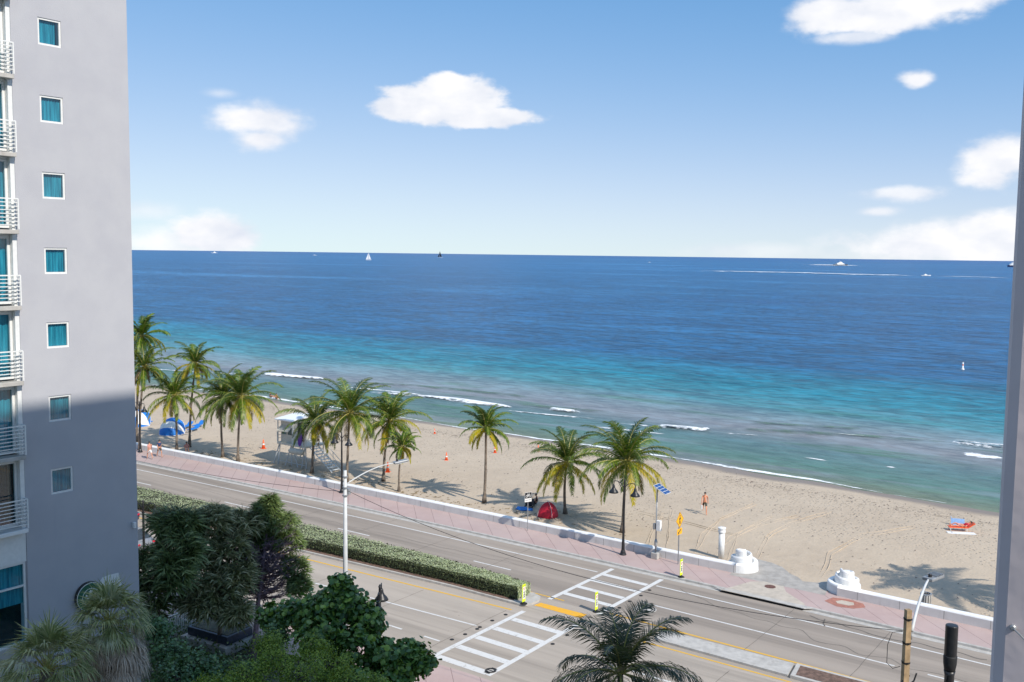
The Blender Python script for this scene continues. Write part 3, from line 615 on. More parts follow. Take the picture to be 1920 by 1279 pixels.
# ================================================================== BUILDINGS
def left_building():
    FV = 38.0; cu = onv(247, 467, FV).x; t = thing('apartment_building', 'pale lavender stucco apartment building with small square windows', 'building', (cu, FV, 0)); T = Matrix.Translation((-cu, -FV, 0))
    ul = onv(40, 700, FV).x                # left end of the blank wall
    wins = [(72, 36, 115, 88), (75, 181, 119, 234), (80, 324, 123, 373), (83, 466, 126, 513), (87, 605, 130, 651), (91, 741, 133, 788), (95, 877, 136, 926)]
    W = [(onv(a, (b + d) / 2, FV).x, onv(c, (b + d) / 2, FV).x, onv((a + c) / 2, d, FV).z, onv((a + c) / 2, b, FV).z) for a, b, c, d in wins]
    ua = sum(w[0] for w in W) / 7; ub = sum(w[1] for w in W) / 7; zt = [w[3] for w in W]; pitch_ = (zt[0] - zt[-1]) / 6
    wh = sum(w[3] - w[2] for w in W) / 7
    tops = [zt[-1] + pitch_ * k for k in range(-1, 10)]
    ZT = 46
    ul2 = ul
    # front wall with real openings, built as a grid of quads
    us_ = [ul2, ua, ub, cu]; zs = [0] + sorted(sum([[z - wh, z] for z in tops[1:]], [])) + [ZT]
    mb = MB(); D_ = 14
    for i in range(3):
        for j in range(len(zs) - 1):
            hole = i == 1 and j % 2 == 1
            if not hole: mb.add([(us_[i], FV, zs[j]), (us_[i + 1], FV, zs[j]), (us_[i + 1], FV, zs[j + 1]), (us_[i], FV, zs[j + 1])], [(0, 1, 2, 3)])
            else:
                a, b, z0, z1 = us_[i], us_[i + 1], zs[j], zs[j + 1]; q = FV + .16
                mb.add([(a, FV, z0), (b, FV, z0), (b, FV, z1), (a, FV, z1), (a, q, z0), (b, q, z0), (b, q, z1), (a, q, z1)], [(0, 1, 5, 4), (1, 2, 6, 5), (2, 3, 7, 6), (3, 0, 4, 7)])
    mb.add([(cu, FV, 0), (cu, FV + D_, 0), (cu, FV + D_, ZT), (cu, FV, ZT), (ul2 - 12, FV + D_, 0), (ul2 - 12, FV + D_, ZT), (ul2 - 12, FV + .6, ZT), (ul2, FV, ZT)], [(0, 1, 2, 3), (1, 4, 5, 2), (3, 2, 5, 6, 7)])
    mb.build('wall', MT['stucco'], t, M=T)
    for z in tops[1:]:
        fr = MB(); a, b, z0, z1 = ua, ub, z - wh, z; y0, y1 = FV + .03, FV + .10; w = .075
        fr.box((a, y0, z0), (a + w, y1, z1)); fr.box((b - w, y0, z0), (b, y1, z1)); fr.box((a + w, y0, z0), (b - w, y1, z0 + w)); fr.box((a + w, y0, z1 - w), (b - w, y1, z1))
        wn = fr.build('window', MT['frame'], t, M=T)
        MB().add([(a + w, y1 - .02, z0 + w), (b - w, y1 - .02, z0 + w), (b - w, y1 - .02, z1 - w), (a + w, y1 - .02, z1 - w)], [(0, 1, 2, 3)]).build('pane', MT['glass'], wn, M=T)
        cb = MB(); n = 26; c0, c1_ = a + .02, b - .02 - rnd.uniform(0, .18); zb = z0 + (rnd.uniform(.0, .12) if rnd.random() < .7 else 0); vs = []
        for i in range(n + 1):
            x = c0 + (c1_ - c0) * i / n; vs += [(x, FV + .15 + .018 * math.sin(i * 1.9), zb), (x, FV + .15 + .018 * math.sin(i * 1.9), z1)]
        cb.add(vs, [(2 * i, 2 * i + 2, 2 * i + 3, 2 * i + 1) for i in range(n)]); cb.build('curtain', MT['curtain'], wn, M=T)
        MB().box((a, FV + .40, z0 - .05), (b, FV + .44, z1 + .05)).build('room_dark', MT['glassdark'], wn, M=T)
    # balcony bay, left of the blank wall
    uL = ul2 - 9; rec = FV + .22
    back = MB().box((uL, rec + .5, 0), (ul2, rec + .6, ZT)); back.build('bay_wall', MT['tower'], t, M=T)
    rail = [78, 225, 374, 520, 662, 803, 943]
    zr = [onv(15, y, FV - .3).z for y in rail]; rp_ = (zr[0] - zr[-1]) / 6
    for k in range(0, 9):
        ztop = zr[-1] + rp_ * k; zf = ztop - 1.12
        sl = MB().box((uL, FV - .30, zf - .22), (ul2 - .06, rec + .5, zf - .06), .015); slab = sl.build('balcony_slab', MT['concrete'] if k else MT['white'], t, M=T)
        # door leaf: frame, pane, curtain
        zt_ = zf + rp_ - .30; fr = MB(); a, b = ul2 - 2.4, ul2 - .20; w = .10; y0, y1 = rec - .04, rec + .06
        for (p, q) in ((a, b), (a - 2.5, a - .1), (a - 5, a - 2.6)):
            fr.box((p, y0, zf), (p + w, y1, zt_)); fr.box((q - w, y0, zf), (q, y1, zt_)); fr.box((p + w, y0, zf), (q - w, y1, zf + w)); fr.box((p + w, y0, zt_ - w), (q - w, y1, zt_))
        fr.box((ul2 - .19, FV - .02, zf - .06), (ul2 - .02, rec + .1, zt_ + .10)); fr.box((uL, rec - .10, zt_ + .01), (ul2 - .2, rec + .1, zt_ + .12))
        dr = fr.build('balcony_door', MT['frame'], t, M=T)
        MB().add([(a - 5, rec + .02, zf), (b, rec + .02, zf), (b, rec + .02, zt_), (a - 5, rec + .02, zt_)], [(0, 1, 2, 3)]).build('pane', MT['glass'], dr, M=T)
        cb = MB(); n = 120; vs = []
        for i in range(n + 1):
            x = a - 5 + (b - a + 5) * i / n; y = rec + .14 + .03 * math.sin(i * 1.7); vs += [(x, y, zf), (x, y, zt_)]
        cb.add(vs, [(2 * i, 2 * i + 2, 2 * i + 3, 2 * i + 1) for i in range(n)]); cb.build('curtain', MT['curtain'] if k else MT['glassdark'], dr, M=T)
        rl = MB()
        for j in range(8):
            z = zf + .12 + j * 1.0 / 7; rr_ = .024 if j == 7 else .016
            rl.box((uL, FV - .30, z - rr_), (ul2 - .06, FV - .27, z + rr_)); rl.box((ul2 - .09, FV - .27, z - rr_), (ul2 - .06, FV - .005, z + rr_))
        for x in (ul2 - .08, ul2 - 1.3, ul2 - 2.7, ul2 - 4.1): rl.box((x - .025, FV - .325, zf - .04), (x + .025, FV - .275, ztop))
        rl.box((ul2 - .105, FV - .05, zf), (ul2 - .055, FV - .006, ztop))
        rl.build('railing', MT['frame'], t, M=T)
    # ground floor glazing
    zs_ = onv(20, 1060, FV).z; zb = onv(20, 1215, FV).z; fr = MB(); b = ul2 - .06; a = b - 1.25
    MB().box((uL, FV + .02, zs_), (ul2 - .02, FV + .45, zr[-1] - 1.36), .01).build('fascia', MT['frame'], t, M=T)
    for (p, q) in ((a, b), (a - 1.4, a - .08), (a - 2.8, a - 1.48)):
        w = .08; fr.box((p, FV + .05, zb), (p + w, FV + .15, zs_)); fr.box((q - w, FV + .05, zb), (q, FV + .15, zs_)); fr.box((p + w, FV + .05, zs_ - w), (q - w, FV + .15, zs_)); fr.box((p + w, FV + .05, zb), (q - w, FV + .15, zb + w)); fr.box((p + w, FV + .05, zs_ - 1.0), (q - w, FV + .15, zs_ - .93))
    shop = fr.build('shop_window', MT['frame'], t, M=T)
    MB().add([(a - 3, FV + .11, zb), (b, FV + .11, zb), (b, FV + .11, zs_), (a - 3, FV + .11, zs_)], [(0, 1, 2, 3)]).build('pane', MT['glass'], shop, M=T)
    MB().box((a - 3, FV + .2, zs_ - 1.7), (b, FV + .22, zs_)).build('blind', MT['curtain'], shop, M=T)
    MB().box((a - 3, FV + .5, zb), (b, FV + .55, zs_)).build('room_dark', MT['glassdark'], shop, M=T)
    MB().box((uL, FV - .02, 0), (ul2 - .02, FV + .45, zb), .01).build('plinth', MT['concrete'], t, M=T)
    # vertical joints and peeled patch
    pts = [(187, 1090), (192, 1083), (205, 1078), (222, 1074), (223, 1081), (229, 1100), (224, 1112), (214, 1128), (196, 1124)]
    P = [onv(x, y, FV) for x, y in pts]; MB().plate([(p.x, p.z) for p in P], 1, FV - .012, FV + .01).build('white_patch', MT['white'], t, M=T)
    lamp = onv(251, 984, FV); MB().box((lamp.x - .09, FV - .16, lamp.z - .12), (lamp.x + .02, FV - .004, lamp.z + .14), .02).build('wall_light', MT['white'], t, M=T)
    # round green sign
    c = onv(170, 1119, FV - .2); s = thing('round_sign', 'round green sign with white ring and star crown on the lavender wall', 'sign', (c.x, FV - .02, c.z))
    def disc(r, y0, y1, n=40, r0=0): return [(r * math.cos(2 * math.pi * i / n), r * math.sin(2 * math.pi * i / n)) for i in range(n)]
    grn = paint('deep_green_enamel', (.012, .11, .06), .35, .1)
    MB().plate(disc(.62, 0, 0), 1, -.16, 0).build('backing', MT['black'], s)
    MB().plate(disc(.60, 0, 0), 1, -.172, -.16).build('ring', MT['white'], s); MB().plate(disc(.575, 0, 0), 1, -.18, -.172).build('green_face', grn, s)
    MB().plate(disc(.37, 0, 0), 1, -.186, -.18).build('inner_ring', MT['white'], s); MB().plate(disc(.345, 0, 0), 1, -.192, -.186).build('emblem_ground', grn, s)
    mb = MB()
    def star(cx, cz, r, n=5):
        P = []
        for i in range(2 * n):
            rr_ = r if i % 2 == 0 else r * .42; an = math.pi / 2 + i * math.pi / n; P.append((cx + rr_ * math.cos(an), cz + rr_ * math.sin(an)))
        mb.plate(P, 1, -.199, -.192)
    star(0, .21, .12); mb.plate([(-.26, .02), (-.20, .16), (-.12, .04), (-.05, .10), (0, .04), (.05, .10), (.12, .04), (.20, .16), (.26, .02), (.18, -.06), (-.18, -.06)], 1, -.197, -.191)
    mb.build('emblem', MT['white'], s)
left_building()

def own_building():
    t = thing('hotel_building', 'grey concrete balcony column of the near building at the right edge', 'building', (1.66, .27, 18.9)); T = Matrix.Translation((-1.66, -.27, -18.9))
    m = paint('balcony_concrete', (.62, .545, .55), .9, .10, 1.2, bmp=.004, stain=(.50, .49, .51, 1))
    MB().box((1.66, -1.6, 14), (1.96, .272, 28), .022).build('column', m, t, M=T)
    MB().box((6, -15, 0), (22.5, -3, 51.6)).build('wing', MT['stucco'], t, M=T)
    MB().box((-14, -2.99, 0), (-2.6, 1.2, 51.6)).build('main_block', MT['stucco'], t, M=T)
    p = onv(1905, 1178, 0.02); d = ray(1900, 1176); q = 1.66 / d.x; p = Vector((1.66, d.y * q, H + d.z * q))
    mb = MB(); mb.lathe((0, 0, 0), [(.005, 0), (.005, .004), (.003, .006)], 10); mb.v = [Vector((-v.z, v.x, v.y)) for v in mb.v]
    mb.tube([(-.004, 0, 0), (-.012, -.012, -.006), (-.016, -.04, -.03)], .0014, 6); mb.build('anchor_hook', MT['grey_metal'], t, M=T @ Matrix.Translation(p))
own_building()

# ================================================================== PALMS AND TREES
def frond(mb, mbr, o, az, el, L, droop, rr, k=0, nl=34, ll=.62, lw=.045, hang=.35, flatness=0.0):
    """arched rachis with two rows of drooping leaflets; k = material slot"""
    P = [Vector(o)]; n = 14; e = el; T = []; a = az
    for i in range(n):
        d = Vector((math.cos(a) * math.cos(e), math.sin(a) * math.cos(e), math.sin(e))); T.append(d); P.append(P[-1] + d * L / n)
        e -= droop / n * (0.5 + 1.2 * i / n); a += rr.uniform(-.03, .03)
    T.append(T[-1]); mbr.tube(P, [.035 * (1 - i / (n + 1)) * L / 3 + .006 for i in range(n + 1)], 4, False)
    tw = rr.uniform(-.5, .5)
    for i in range(nl):
        t = .10 + .90 * (i + rr.random() * .6) / nl; x = t * n; j = min(n - 1, int(x)); p = P[j].lerp(P[j + 1], x - j); d = T[j]
        side0 = d.cross(Vector((0, 0, 1)));
        if side0.length < .05: side0 = Vector((math.sin(a), -math.cos(a), 0))
        side0.normalize(); upv = side0.cross(d).normalized()
        l = ll * (math.sin(min(1, t * 1.25 + .12) * math.pi * .62 + .35) ** .8) * (1 - .55 * max(0, t - .75) / .25) * rr.uniform(.85, 1.1)
        for sg in (-1, 1):
            if rr.random() < .04: continue
            s_ = (side0 * sg * math.cos(tw * .6) + upv * sg * math.sin(tw * .6))
            q = (s_ * .80 + d * (.50 + .35 * t) + upv * rr.uniform(-.02, .25)); q.z -= hang * .35; q.normalize()
            p1 = p + q * l * .5; q2 = (q + Vector((0, 0, -hang * rr.uniform(.8, 1.8)))).normalized(); p2 = p1 + q2 * l * .55
            w = d * lw * .5 * rr.uniform(.8, 1.2); w2 = w * .9
            mb.add([p - w, p + w, p1 + w2 + upv * .01, p1 - w2, p2], [(0, 1, 2, 3), (3, 2, 4)], k)
def palm(base, top, r, seed, lab, nf=22, grp='coconut palms along the beach', tr=.15, mats=None, yel=3, dead=2, ll=None, nl=34, lw=.05, el0=None, young=0, coco=True, name='palm_tree'):
    rr = random.Random(seed); base = Vector(base); top = Vector(top); h = top - base
    t = thing(name, lab, 'palm tree', base, 0, grp)
    n = 14; pts = []; bend = Vector((h.x, h.y, 0)) * .35 + Vector((rr.uniform(-.12, .12), rr.uniform(-.12, .12), 0))
    for i in range(n + 1):
        q = i / n; pts.append(h * q - bend * math.sin(q * math.pi) * .8)
    rad = [tr * (1.55 - .75 * min(1, q / n / .12) if q / n < .12 else (.80 - .22 * q / n)) for q in range(n + 1)]
    rad = [rad[i] * (1 + .04 * (i % 2)) for i in range(n + 1)]
    MB().tube([pts[0] + Vector((0, 0, -.1))] + pts[1:], rad, 9).build('trunk', MT['trunk'], t, smooth=True)
    mb, mr = MB(), MB(); top_ = pts[-1]
    ll = ll or r * .23; slots = mats or [MT['palm_g'], MT['palm_d'], MT['palm_y'], MT['palm_b']]
    for i in range(nf):
        q = (i + .5) / nf; el = R(86) - q ** 1.1 * R(128) + rr.uniform(-.12, .12) if el0 is None else el0[0] + (el0[1] - el0[0]) * q + rr.uniform(-.1, .1)
        az = i * 2.39996 + rr.uniform(-.25, .25); L = r * (1.0 + .16 * math.sin(q * 3.1)) * rr.uniform(.88, 1.1) * (1.18 if q < .45 else 1.05)
        k = 0 if q > .35 else (1 if rr.random() < .5 else 0)
        if q > .62 and rr.random() < .22: k = 2
        if i >= nf - yel and rr.random() < .8: k = 2
        if q > .3 and rr.random() < .15: k = 1
        frond(mb, mr, top_ + Vector((math.cos(az), math.sin(az), 0)) * .06, az, el, L, R(78 + 12 * q) * (1 if q < .8 else .65), rr, k, nl, ll, lw, .30 + .55 * q)
    mr_o = None
    mb.build('crown', slots, t); mr.build('rachises', MT['rachis'], t)
    if dead:
        md, m2 = MB(), MB()
        for i in range(dead):
            az = rr.uniform(0, 6.28); frond(md, m2, top_ + Vector((math.cos(az) * .1, math.sin(az) * .1, -.05)), az, R(-35), r * rr.uniform(.7, .95), R(70), rr, 0, nl - 8, ll * .8, lw * .7, 1.0)
        md.build('dry_fronds', MT['palm_b'], t); m2.build('dry_rachises', MT['trunk'], t)
    if coco:
        cb = MB(); cb.lathe(top_, [(.04, -.34), (.16, -.26), (.17, -.05), (.06, .02)], 8)
        for i in range(7):
            a = rr.uniform(0, 6.28); c = top_ + Vector((math.cos(a) * .22, math.sin(a) * .22, -.2 - rr.random() * .2)); cb.lathe(c, [(.02, -.12), (.09, -.06), (.10, .02), (.05, .10), (.01, .12)], 7)
        cb.build('coconuts', MT['palm_y'], t, smooth=True)
    return t
PX = [  # base px, crown px, crown radius px, seed, nf, yellow, dead, label
    ((257, 838), (266, 630), 42, 11, 22, 3, 2, 'tall coconut palm highest at the left, half hidden by the lavender building'),
    ((262, 846), (271, 688), 46, 12, 22, 5, 2, 'coconut palm beside the promenade lamp at the left building edge'),
    ((331, 846), (327, 741), 50, 13, 24, 4, 2, 'short bushy coconut palm in front of the striped beach tent'),
    ((355, 838), (367, 682), 44, 14, 20, 6, 2, 'tall slim leaning coconut palm right of the striped tent'),
    ((418, 857), (417, 745), 54, 15, 24, 2, 7, 'coconut palm with many dry brown fronds, left one of a close pair'),
    ((446, 866), (453, 744), 60, 16, 24, 5, 2, 'full coconut palm, right one of a close pair with pale trunk'),
    ((585, 887), (592, 790), 52, 17, 22, 5, 3, 'coconut palm with dark trunk in front of the lifeguard tower ramp'),
    ((650, 905), (655, 775), 66, 18, 26, 6, 3, 'large coconut palm directly behind the tall pale street light'),
    ((719, 902), (731, 790), 60, 19, 24, 5, 3, 'leaning coconut palm right of the tall pale street light'),
    ((748, 921), (754, 838), 32, 20, 13, 4, 3, 'small thin young palm with a sparse crown'),
    ((908, 942), (911, 803), 45, 21, 22, 8, 2, 'lone coconut palm with long bare trunk in mid beach'),
    ((1060, 963), (1063, 868), 64, 22, 25, 5, 2, 'coconut palm beside the red tent'),
    ((1167, 998), (1175, 866), 78, 23, 28, 5, 2, 'largest coconut palm, behind the double lamp by the solar panel')]
for (b, c, r, seed, nf, yel, dead, lab) in PX:
    B = onb(*b); z = height_at(c[0], c[1], B); d = ray(*c); q = (z - H) / d.z; T_ = Vector((d.x * q, d.y * q, z))
    D = B.dot(fwd); palm(B, T_, r * D / FPX * rnd.uniform(1.04, 1.16), seed, lab, int(nf * rnd.uniform(1.1, 1.35)), yel=yel, dead=dead, tr=.15 if seed != 20 else .11, nl=46, lw=.075, ll=r * D / FPX * .27)
# a palm beyond the column, seen by its shadow on the sand at the right
palm((63.6, 3.4, 0), (63.4, 3.9, 8.0), 3.6, 31, 'coconut palm beyond the grey column whose shadow lies on the sand', 32, yel=4, dead=2, nl=44, lw=.08, ll=1.0)
# the dark near palm at the bottom of the picture
MT['near_palm'] = leafmat('near_palm_leaf', [(.018, .030, .012), (.035, .05, .018), (.09, .10, .065), (.022, .035, .014)], .38, .6, .12)
nb = None; q = ray(1163, 1262); z = H + q.z * (29.0 / q.dot(fwd)); tp = Vector((q.x, q.y, q.z)) * (29.0 / q.dot(fwd)) + Vector((0, 0, H))
palm((tp.x + .15, tp.y - .1, 0), tp, 2.1, 44, 'dark coconut palm crown near the camera at the bottom centre', 21, grp='coconut palms in front of the hotel', mats=[MT['near_palm']] * 3 + [MT['palm_b']], yel=0, dead=1, ll=.72, nl=64, lw=.032, coco=False)

def fanpalm(c, r, h, seed, lab):
    rr = random.Random(seed); c = Vector(c); t = thing('fan_palm', lab, 'palm tree', (c.x, c.y, 0), 0, 'shaggy fan palms by the lavender building')
    MB().tube([(0, 0, -.1), (.05, 0, h * .5), (0, .03, h)], [.26, .22, .24], 10).build('trunk', MT['trunk'], t, smooth=True)
    mb, mr, md, ms = MB(), MB(), MB(), MB(); top = Vector((0, 0, h))
    def fan(m, o, d, R_, n, k, hang, wide=1.9):
        sd = d.cross(Vector((0, 0, 1)));
        if sd.length < .1: sd = Vector((1, 0, 0))
        sd.normalize(); upv = sd.cross(d)
        for i in range(n):
            a = (i / (n - 1) - .5) * wide * 1.55; q = (d * math.cos(a) + sd * math.sin(a) + upv * rr.uniform(-.08, .12)).normalized(); l = R_ * rr.uniform(.8, 1.1) * (1 - .18 * abs(a))
            p1 = o + q * l * .55; q2 = (q + Vector((0, 0, -hang * rr.uniform(.6, 1.6)))).normalized(); p2 = p1 + q2 * l * .5; w = q.cross(upv).normalized() * .017
            m.add([o, p1 - w * 1.3, p1 + w * 1.3, p2], [(0, 2, 1), (1, 2, 3)], k)
    for i in range(40):
        q = (i + .5) / 40; el = R(82) - q * R(100); az = i * 2.39996 + rr.uniform(-.3, .3); d = Vector((math.cos(az) * math.cos(el), math.sin(az) * math.cos(el), math.sin(el))); s = r * rr.uniform(.42, .56)
        o = top + d * s; mr.tube([top + d * .1, top + d * s * .5 + Vector((0, 0, .03)), o], [.02, .014, .01], 4, False)
        fan(mb, o, (d + Vector((0, 0, -.15 - .4 * q))).normalized(), r * .56, 30, 0 if rr.random() < .75 else 1, .5 + .7 * q)
    for i in range(70):
        az = rr.uniform(0, 6.28); el = R(rr.uniform(-60, -8)); d = Vector((math.cos(az) * math.cos(el), math.sin(az) * math.cos(el), math.sin(el))); z0 = top + Vector((0, 0, -rr.uniform(.05, 1.3))); o = z0 + d * r * .52
        ms.tube([z0, o], [.018, .01], 4, False); fan(md, o, (d + Vector((0, 0, -.6))).normalized(), r * .6, 22, 0, 1.5)
    mb.build('crown', [MT['fan_g'], MT['fan_p']], t); mr.build('leaf_stalks', MT['rachis'], t); md.build('dead_skirt', MT['fan_dead'], t); ms.build('dead_stalks', MT['trunk'], t)
MT['fan_g'] = leafmat('fan_leaf', [(.12, .15, .04), (.21, .24, .075), (.42, .41, .20)], .5, .4, .1)
MT['fan_p'] = leafmat('fan_leaf_pale', [(.28, .30, .15), (.46, .46, .30)], .5, .4, .1)
MT['fan_dead'] = leafmat('fan_dead_leaf', [(.30, .23, .17), (.66, .54, .43), (.46, .36, .28)], .8, .2, .05)
def at_depth(px, py, D):
    q = ray(px, py); return q * (D / q.dot(fwd)) + Vector((0, 0, H))
a = at_depth(205, 1170, 35.5); fanpalm(a, 1.75, a.z, 5, 'shaggy fan palm with a brown dead skirt under the round sign')
a = at_depth(88, 1258, 33.0); fanpalm(a, 1.95, a.z, 6, 'fan palm lowest in the left corner, beside the shop window')

def limb_tree(name, base, top, lab, cat, foliage, leafm, barkm, tr, seed, grp, nclump, kind, spread, lobes, extra=None):
    """lobes: list of (centre, radius xyz) in world space that the crown fills"""
    rr = random.Random(seed); base = Vector(base); t = thing(name, lab, cat, base, 0, grp); mb = MB(); lf = MB(); tw = MB(); top = Vector(top)
    trunkpts = [Vector((0, 0, -.1)), (top - base) * .35 + Vector((rr.uniform(-.2, .2), rr.uniform(-.2, .2), 0)), (top - base) * .7, (top - base)]
    mb.tube(trunkpts, [tr, tr * .75, tr * .45, tr * .2], 8)
    for (c, r) in lobes:
        c = Vector(c) - base; s = trunkpts[1].lerp(trunkpts[2], rr.random()); mid = s.lerp(c, .5) + Vector((0, 0, -.12)); mb.tube([s, mid, c], [tr * .42, tr * .3, tr * .12], 6)
        for _ in range(nclump):
            d = Vector((rr.gauss(0, 1), rr.gauss(0, 1), rr.gauss(0, 1))).normalized(); q = rr.uniform(.45, 1.0) ** .6; p = c + Vector((d.x * r[0], d.y * r[1], d.z * r[2])) * q
            if rr.random() < .35: mb.tube([c, c.lerp(p, .6) + Vector((0, 0, -.05)), p], [.018, .012, .006], 4, False)
            foliage(lf, p, d, rr)
    mb.build('trunk', barkm, t, smooth=True); lf.build('crown', leafm, t)
    if tw.f: tw.build('branches', barkm, t)
    return t
def strap_tuft(n, L, w):
    def f(lf, p, d, rr):
        ax = (d * .8 + Vector((0, 0, .9))).normalized()
        for i in range(n):
            q = Vector((rr.gauss(0, 1), rr.gauss(0, 1), rr.gauss(0, 1))).normalized(); q = (q + ax * .85).normalized(); l = L * rr.uniform(.7, 1.15); sd = q.orthogonal().normalized() * w
            p1 = p + q * l * .55; p2 = p1 + (q + Vector((0, 0, -.55))).normalized() * l * .45; lf.add([p - sd * .4, p + sd * .4, p1 + sd, p1 - sd, p2], [(0, 1, 2, 3), (3, 2, 4)], 0)
    return f
def round_leaves(n, size, spread, aspect=1.0, sides=7):
    def f(lf, p, d, rr):
        for i in range(n):
            o = p + Vector((rr.gauss(0, 1), rr.gauss(0, 1), rr.gauss(0, 1))) * spread; nn = (Vector((rr.uniform(-1, 1), rr.uniform(-1, 1), rr.uniform(-.3, 1))) + d * .7 + Vector((0, 0, .35))).normalized()
            a = nn.orthogonal().normalized(); a = Matrix.Rotation(rr.uniform(0, 6.28), 3, nn) @ a; b = nn.cross(a); s = size * rr.uniform(.7, 1.15)
            if sides == 4: lf.add([o - a * s, o + b * s * aspect, o + a * s, o - b * s * aspect], [(0, 1, 2, 3)], 0)
            else: lf.add([o + nn * (.02 if k % 2 else 0) + a * s * math.cos(k * 2 * math.pi / sides) + b * s * aspect * math.sin(k * 2 * math.pi / sides) for k in range(sides)], [tuple(range(sides))], 0)
    return f
MT['strap'] = leafmat('strap_leaf', [(.03, .055, .015), (.08, .13, .035), (.26, .32, .13)], .45, .45, .12)
MT['strap2'] = leafmat('olive_strap_leaf', [(.06, .075, .025), (.16, .18, .07), (.48, .46, .27)], .45, .45, .12)
MT['dkgreen'] = leafmat('dark_upper_leaf', [(.05, .08, .022), (.10, .15, .04), (.17, .22, .07)], .45, .4, .12)
MT['grape'] = leafmat('sea_grape_leaf', [(.03, .085, .018), (.055, .13, .028), (.10, .20, .04), (.22, .34, .05)], .35, .5, .15)
MT['bright'] = leafmat('bright_bush_leaf', [(.06, .11, .012), (.15, .23, .022), (.32, .41, .05)], .45, .4, .25)
MT['dkshrub'] = leafmat('dark_round_leaf', [(.035, .085, .03), (.065, .15, .055), (.12, .23, .08)], .38, .5, .15)
G2 = 'shade trees in the planted corner'
A = lambda x, y, D: at_depth(x, y, D)
limb_tree('dracaena_tree', on(300, 1235), A(300, 1000, 48.5), 'dark strap-leaved tree right beside the lavender building corner', 'tree', strap_tuft(18, .95, .040), MT['strap'], MT['dkbark'], .12, 51, G2, 44, 0, 0,
          [(A(318, 985, 49), (.8, .8, .55)), (A(345, 985, 49), (.7, .7, .45)), (A(280, 1062, 48), (.8, .8, .7)), (A(320, 1080, 47), (.9, .9, .9)), (A(285, 1120, 48), (.8, .9, .8)), (A(335, 1035, 48), (.9, .9, .8))])
limb_tree('narrow_leaf_tree', on(408, 1220), A(400, 1010, 50), 'olive narrow-leaved tree with a thin pale trunk, middle of the corner trees', 'tree', strap_tuft(17, .72, .036), MT['strap2'], MT['trunk'], .13, 52, G2, 64, 0, 0,
          [(A(380, 1020, 50), (1.1, 1.1, .9)), (A(430, 1040, 50), (1.0, 1.1, .9)), (A(365, 1080, 49), (1.0, 1., .9)), (A(420, 1100, 49), (1.1, 1.1, .8)), (A(400, 975, 50), (.8, .8, .5)), (A(455, 985, 51), (.8, .8, .6)), (A(395, 1140, 48.5), (.8, .8, .5)), (A(440, 1150, 48.5), (.6, .7, .45)), (A(345, 1000, 49.5), (.8, .8, .7)), (A(445, 1085, 49.5), (.8, .8, .7)), (A(370, 1130, 48.5), (.8, .8, .5))])
tt = limb_tree('half_bare_tree', on(475, 1240), A(505, 950, 52), 'tall pointed tree with dark green top over bare purple branches', 'tree', strap_tuft(18, .52, .028), MT['dkgreen'], MT['purple_twig'], .16, 53, G2, 52, 0, 0,
          [(A(500, 958, 52), (.7, .7, .5)), (A(485, 985, 52), (1.0, .95, .5)), (A(525, 985, 52), (.95, .9, .55)), (A(474, 1012, 52), (.8, .8, .35)), (A(538, 1015, 52), (.85, .8, .5)), (A(552, 1065, 51.5), (.65, .7, .6)), (A(562, 1100, 51), (.45, .5, .4)), (A(505, 945, 52), (.28, .28, .4))])
rr = random.Random(9); tw = MB(); bb = Vector(tt.location)
for i in range(380):                                  # the bare crown: forking twigs
    s = A(487 + rr.uniform(-8, 14), rr.uniform(1015, 1125), 51.7) - bb; az = rr.uniform(0, 6.28); L = rr.uniform(1.0, 2.3); d = Vector((math.cos(az), math.sin(az), rr.uniform(-.1, .5)))
    p1 = s + d * L * .5 + Vector((0, 0, -.08)); p2 = s + d * L + Vector((0, 0, rr.uniform(0, .3))); tw.tube([s, p1, p2], [.032, .022, .010], 4, False)
    for j in range(4):
        o = p1.lerp(p2, rr.random()); e = (d + Vector((rr.uniform(-1, 1), rr.uniform(-1, 1), rr.uniform(-.3, .8)))).normalized(); tw.tube([o, o + e * rr.uniform(.3, .8)], [.016, .007], 3, False)
tw.build('bare_twigs', MT['purple_twig'], tt)
limb_tree('sea_grape', on(640, 1330), A(620, 1170, 42), 'sea grape with round glossy leaves at the foot of the tall pale street light', 'tree', round_leaves(17, .125, .17), MT['grape'], MT['dkbark'], .12, 54, G2, 48, 0, 0,
          [(A(560, 1150, 44), (.8, .8, .6)), (A(610, 1140, 43), (.8, .8, .6)), (A(650, 1130, 43), (.7, .7, .55)), (A(690, 1165, 43), (.6, .6, .6)), (A(600, 1190, 42), (1.1, 1., .8)), (A(670, 1210, 42), (1., 1., .8)), (A(715, 1230, 42), (.65, .7, .6)), (A(765, 1225, 42.5), (.42, .5, .30)), (A(745, 1262, 42), (.6, .6, .5)), (A(515, 1160, 45), (.5, .6, .45)), (A(640, 1260, 41), (1., 1., .7)), (A(700, 1290, 41), (1., 1., .7)), (A(795, 1243, 42), (.18, .18, .12)), (A(640, 1098, 43), (.15, .15, .25))])
limb_tree('yellow_green_bush', on(560, 1400), A(560, 1240, 37), 'bright yellow-green fine-leaved bush in front of the sea grape', 'shrub', round_leaves(40, .05, .15, .55, 4), MT['bright'], MT['dkbark'], .1, 55, G2, 52, 0, 0,
          [(A(520, 1235, 38), (.8, .8, .55)), (A(460, 1270, 37), (.8, .8, .55)), (A(620, 1245, 38), (.7, .8, .7)), (A(570, 1265, 37), (1., .9, .6)), (A(650, 1285, 37), (.8, .8, .5)), (A(400, 1290, 36), (.6, .7, .3)), (A(505, 1205, 39), (.5, .5, .35)), (A(590, 1215, 39), (.45, .5, .4)), (A(700, 1290, 37.5), (.5, .5, .4)), (A(520, 1310, 36), (1.2, 1.2, .5))])
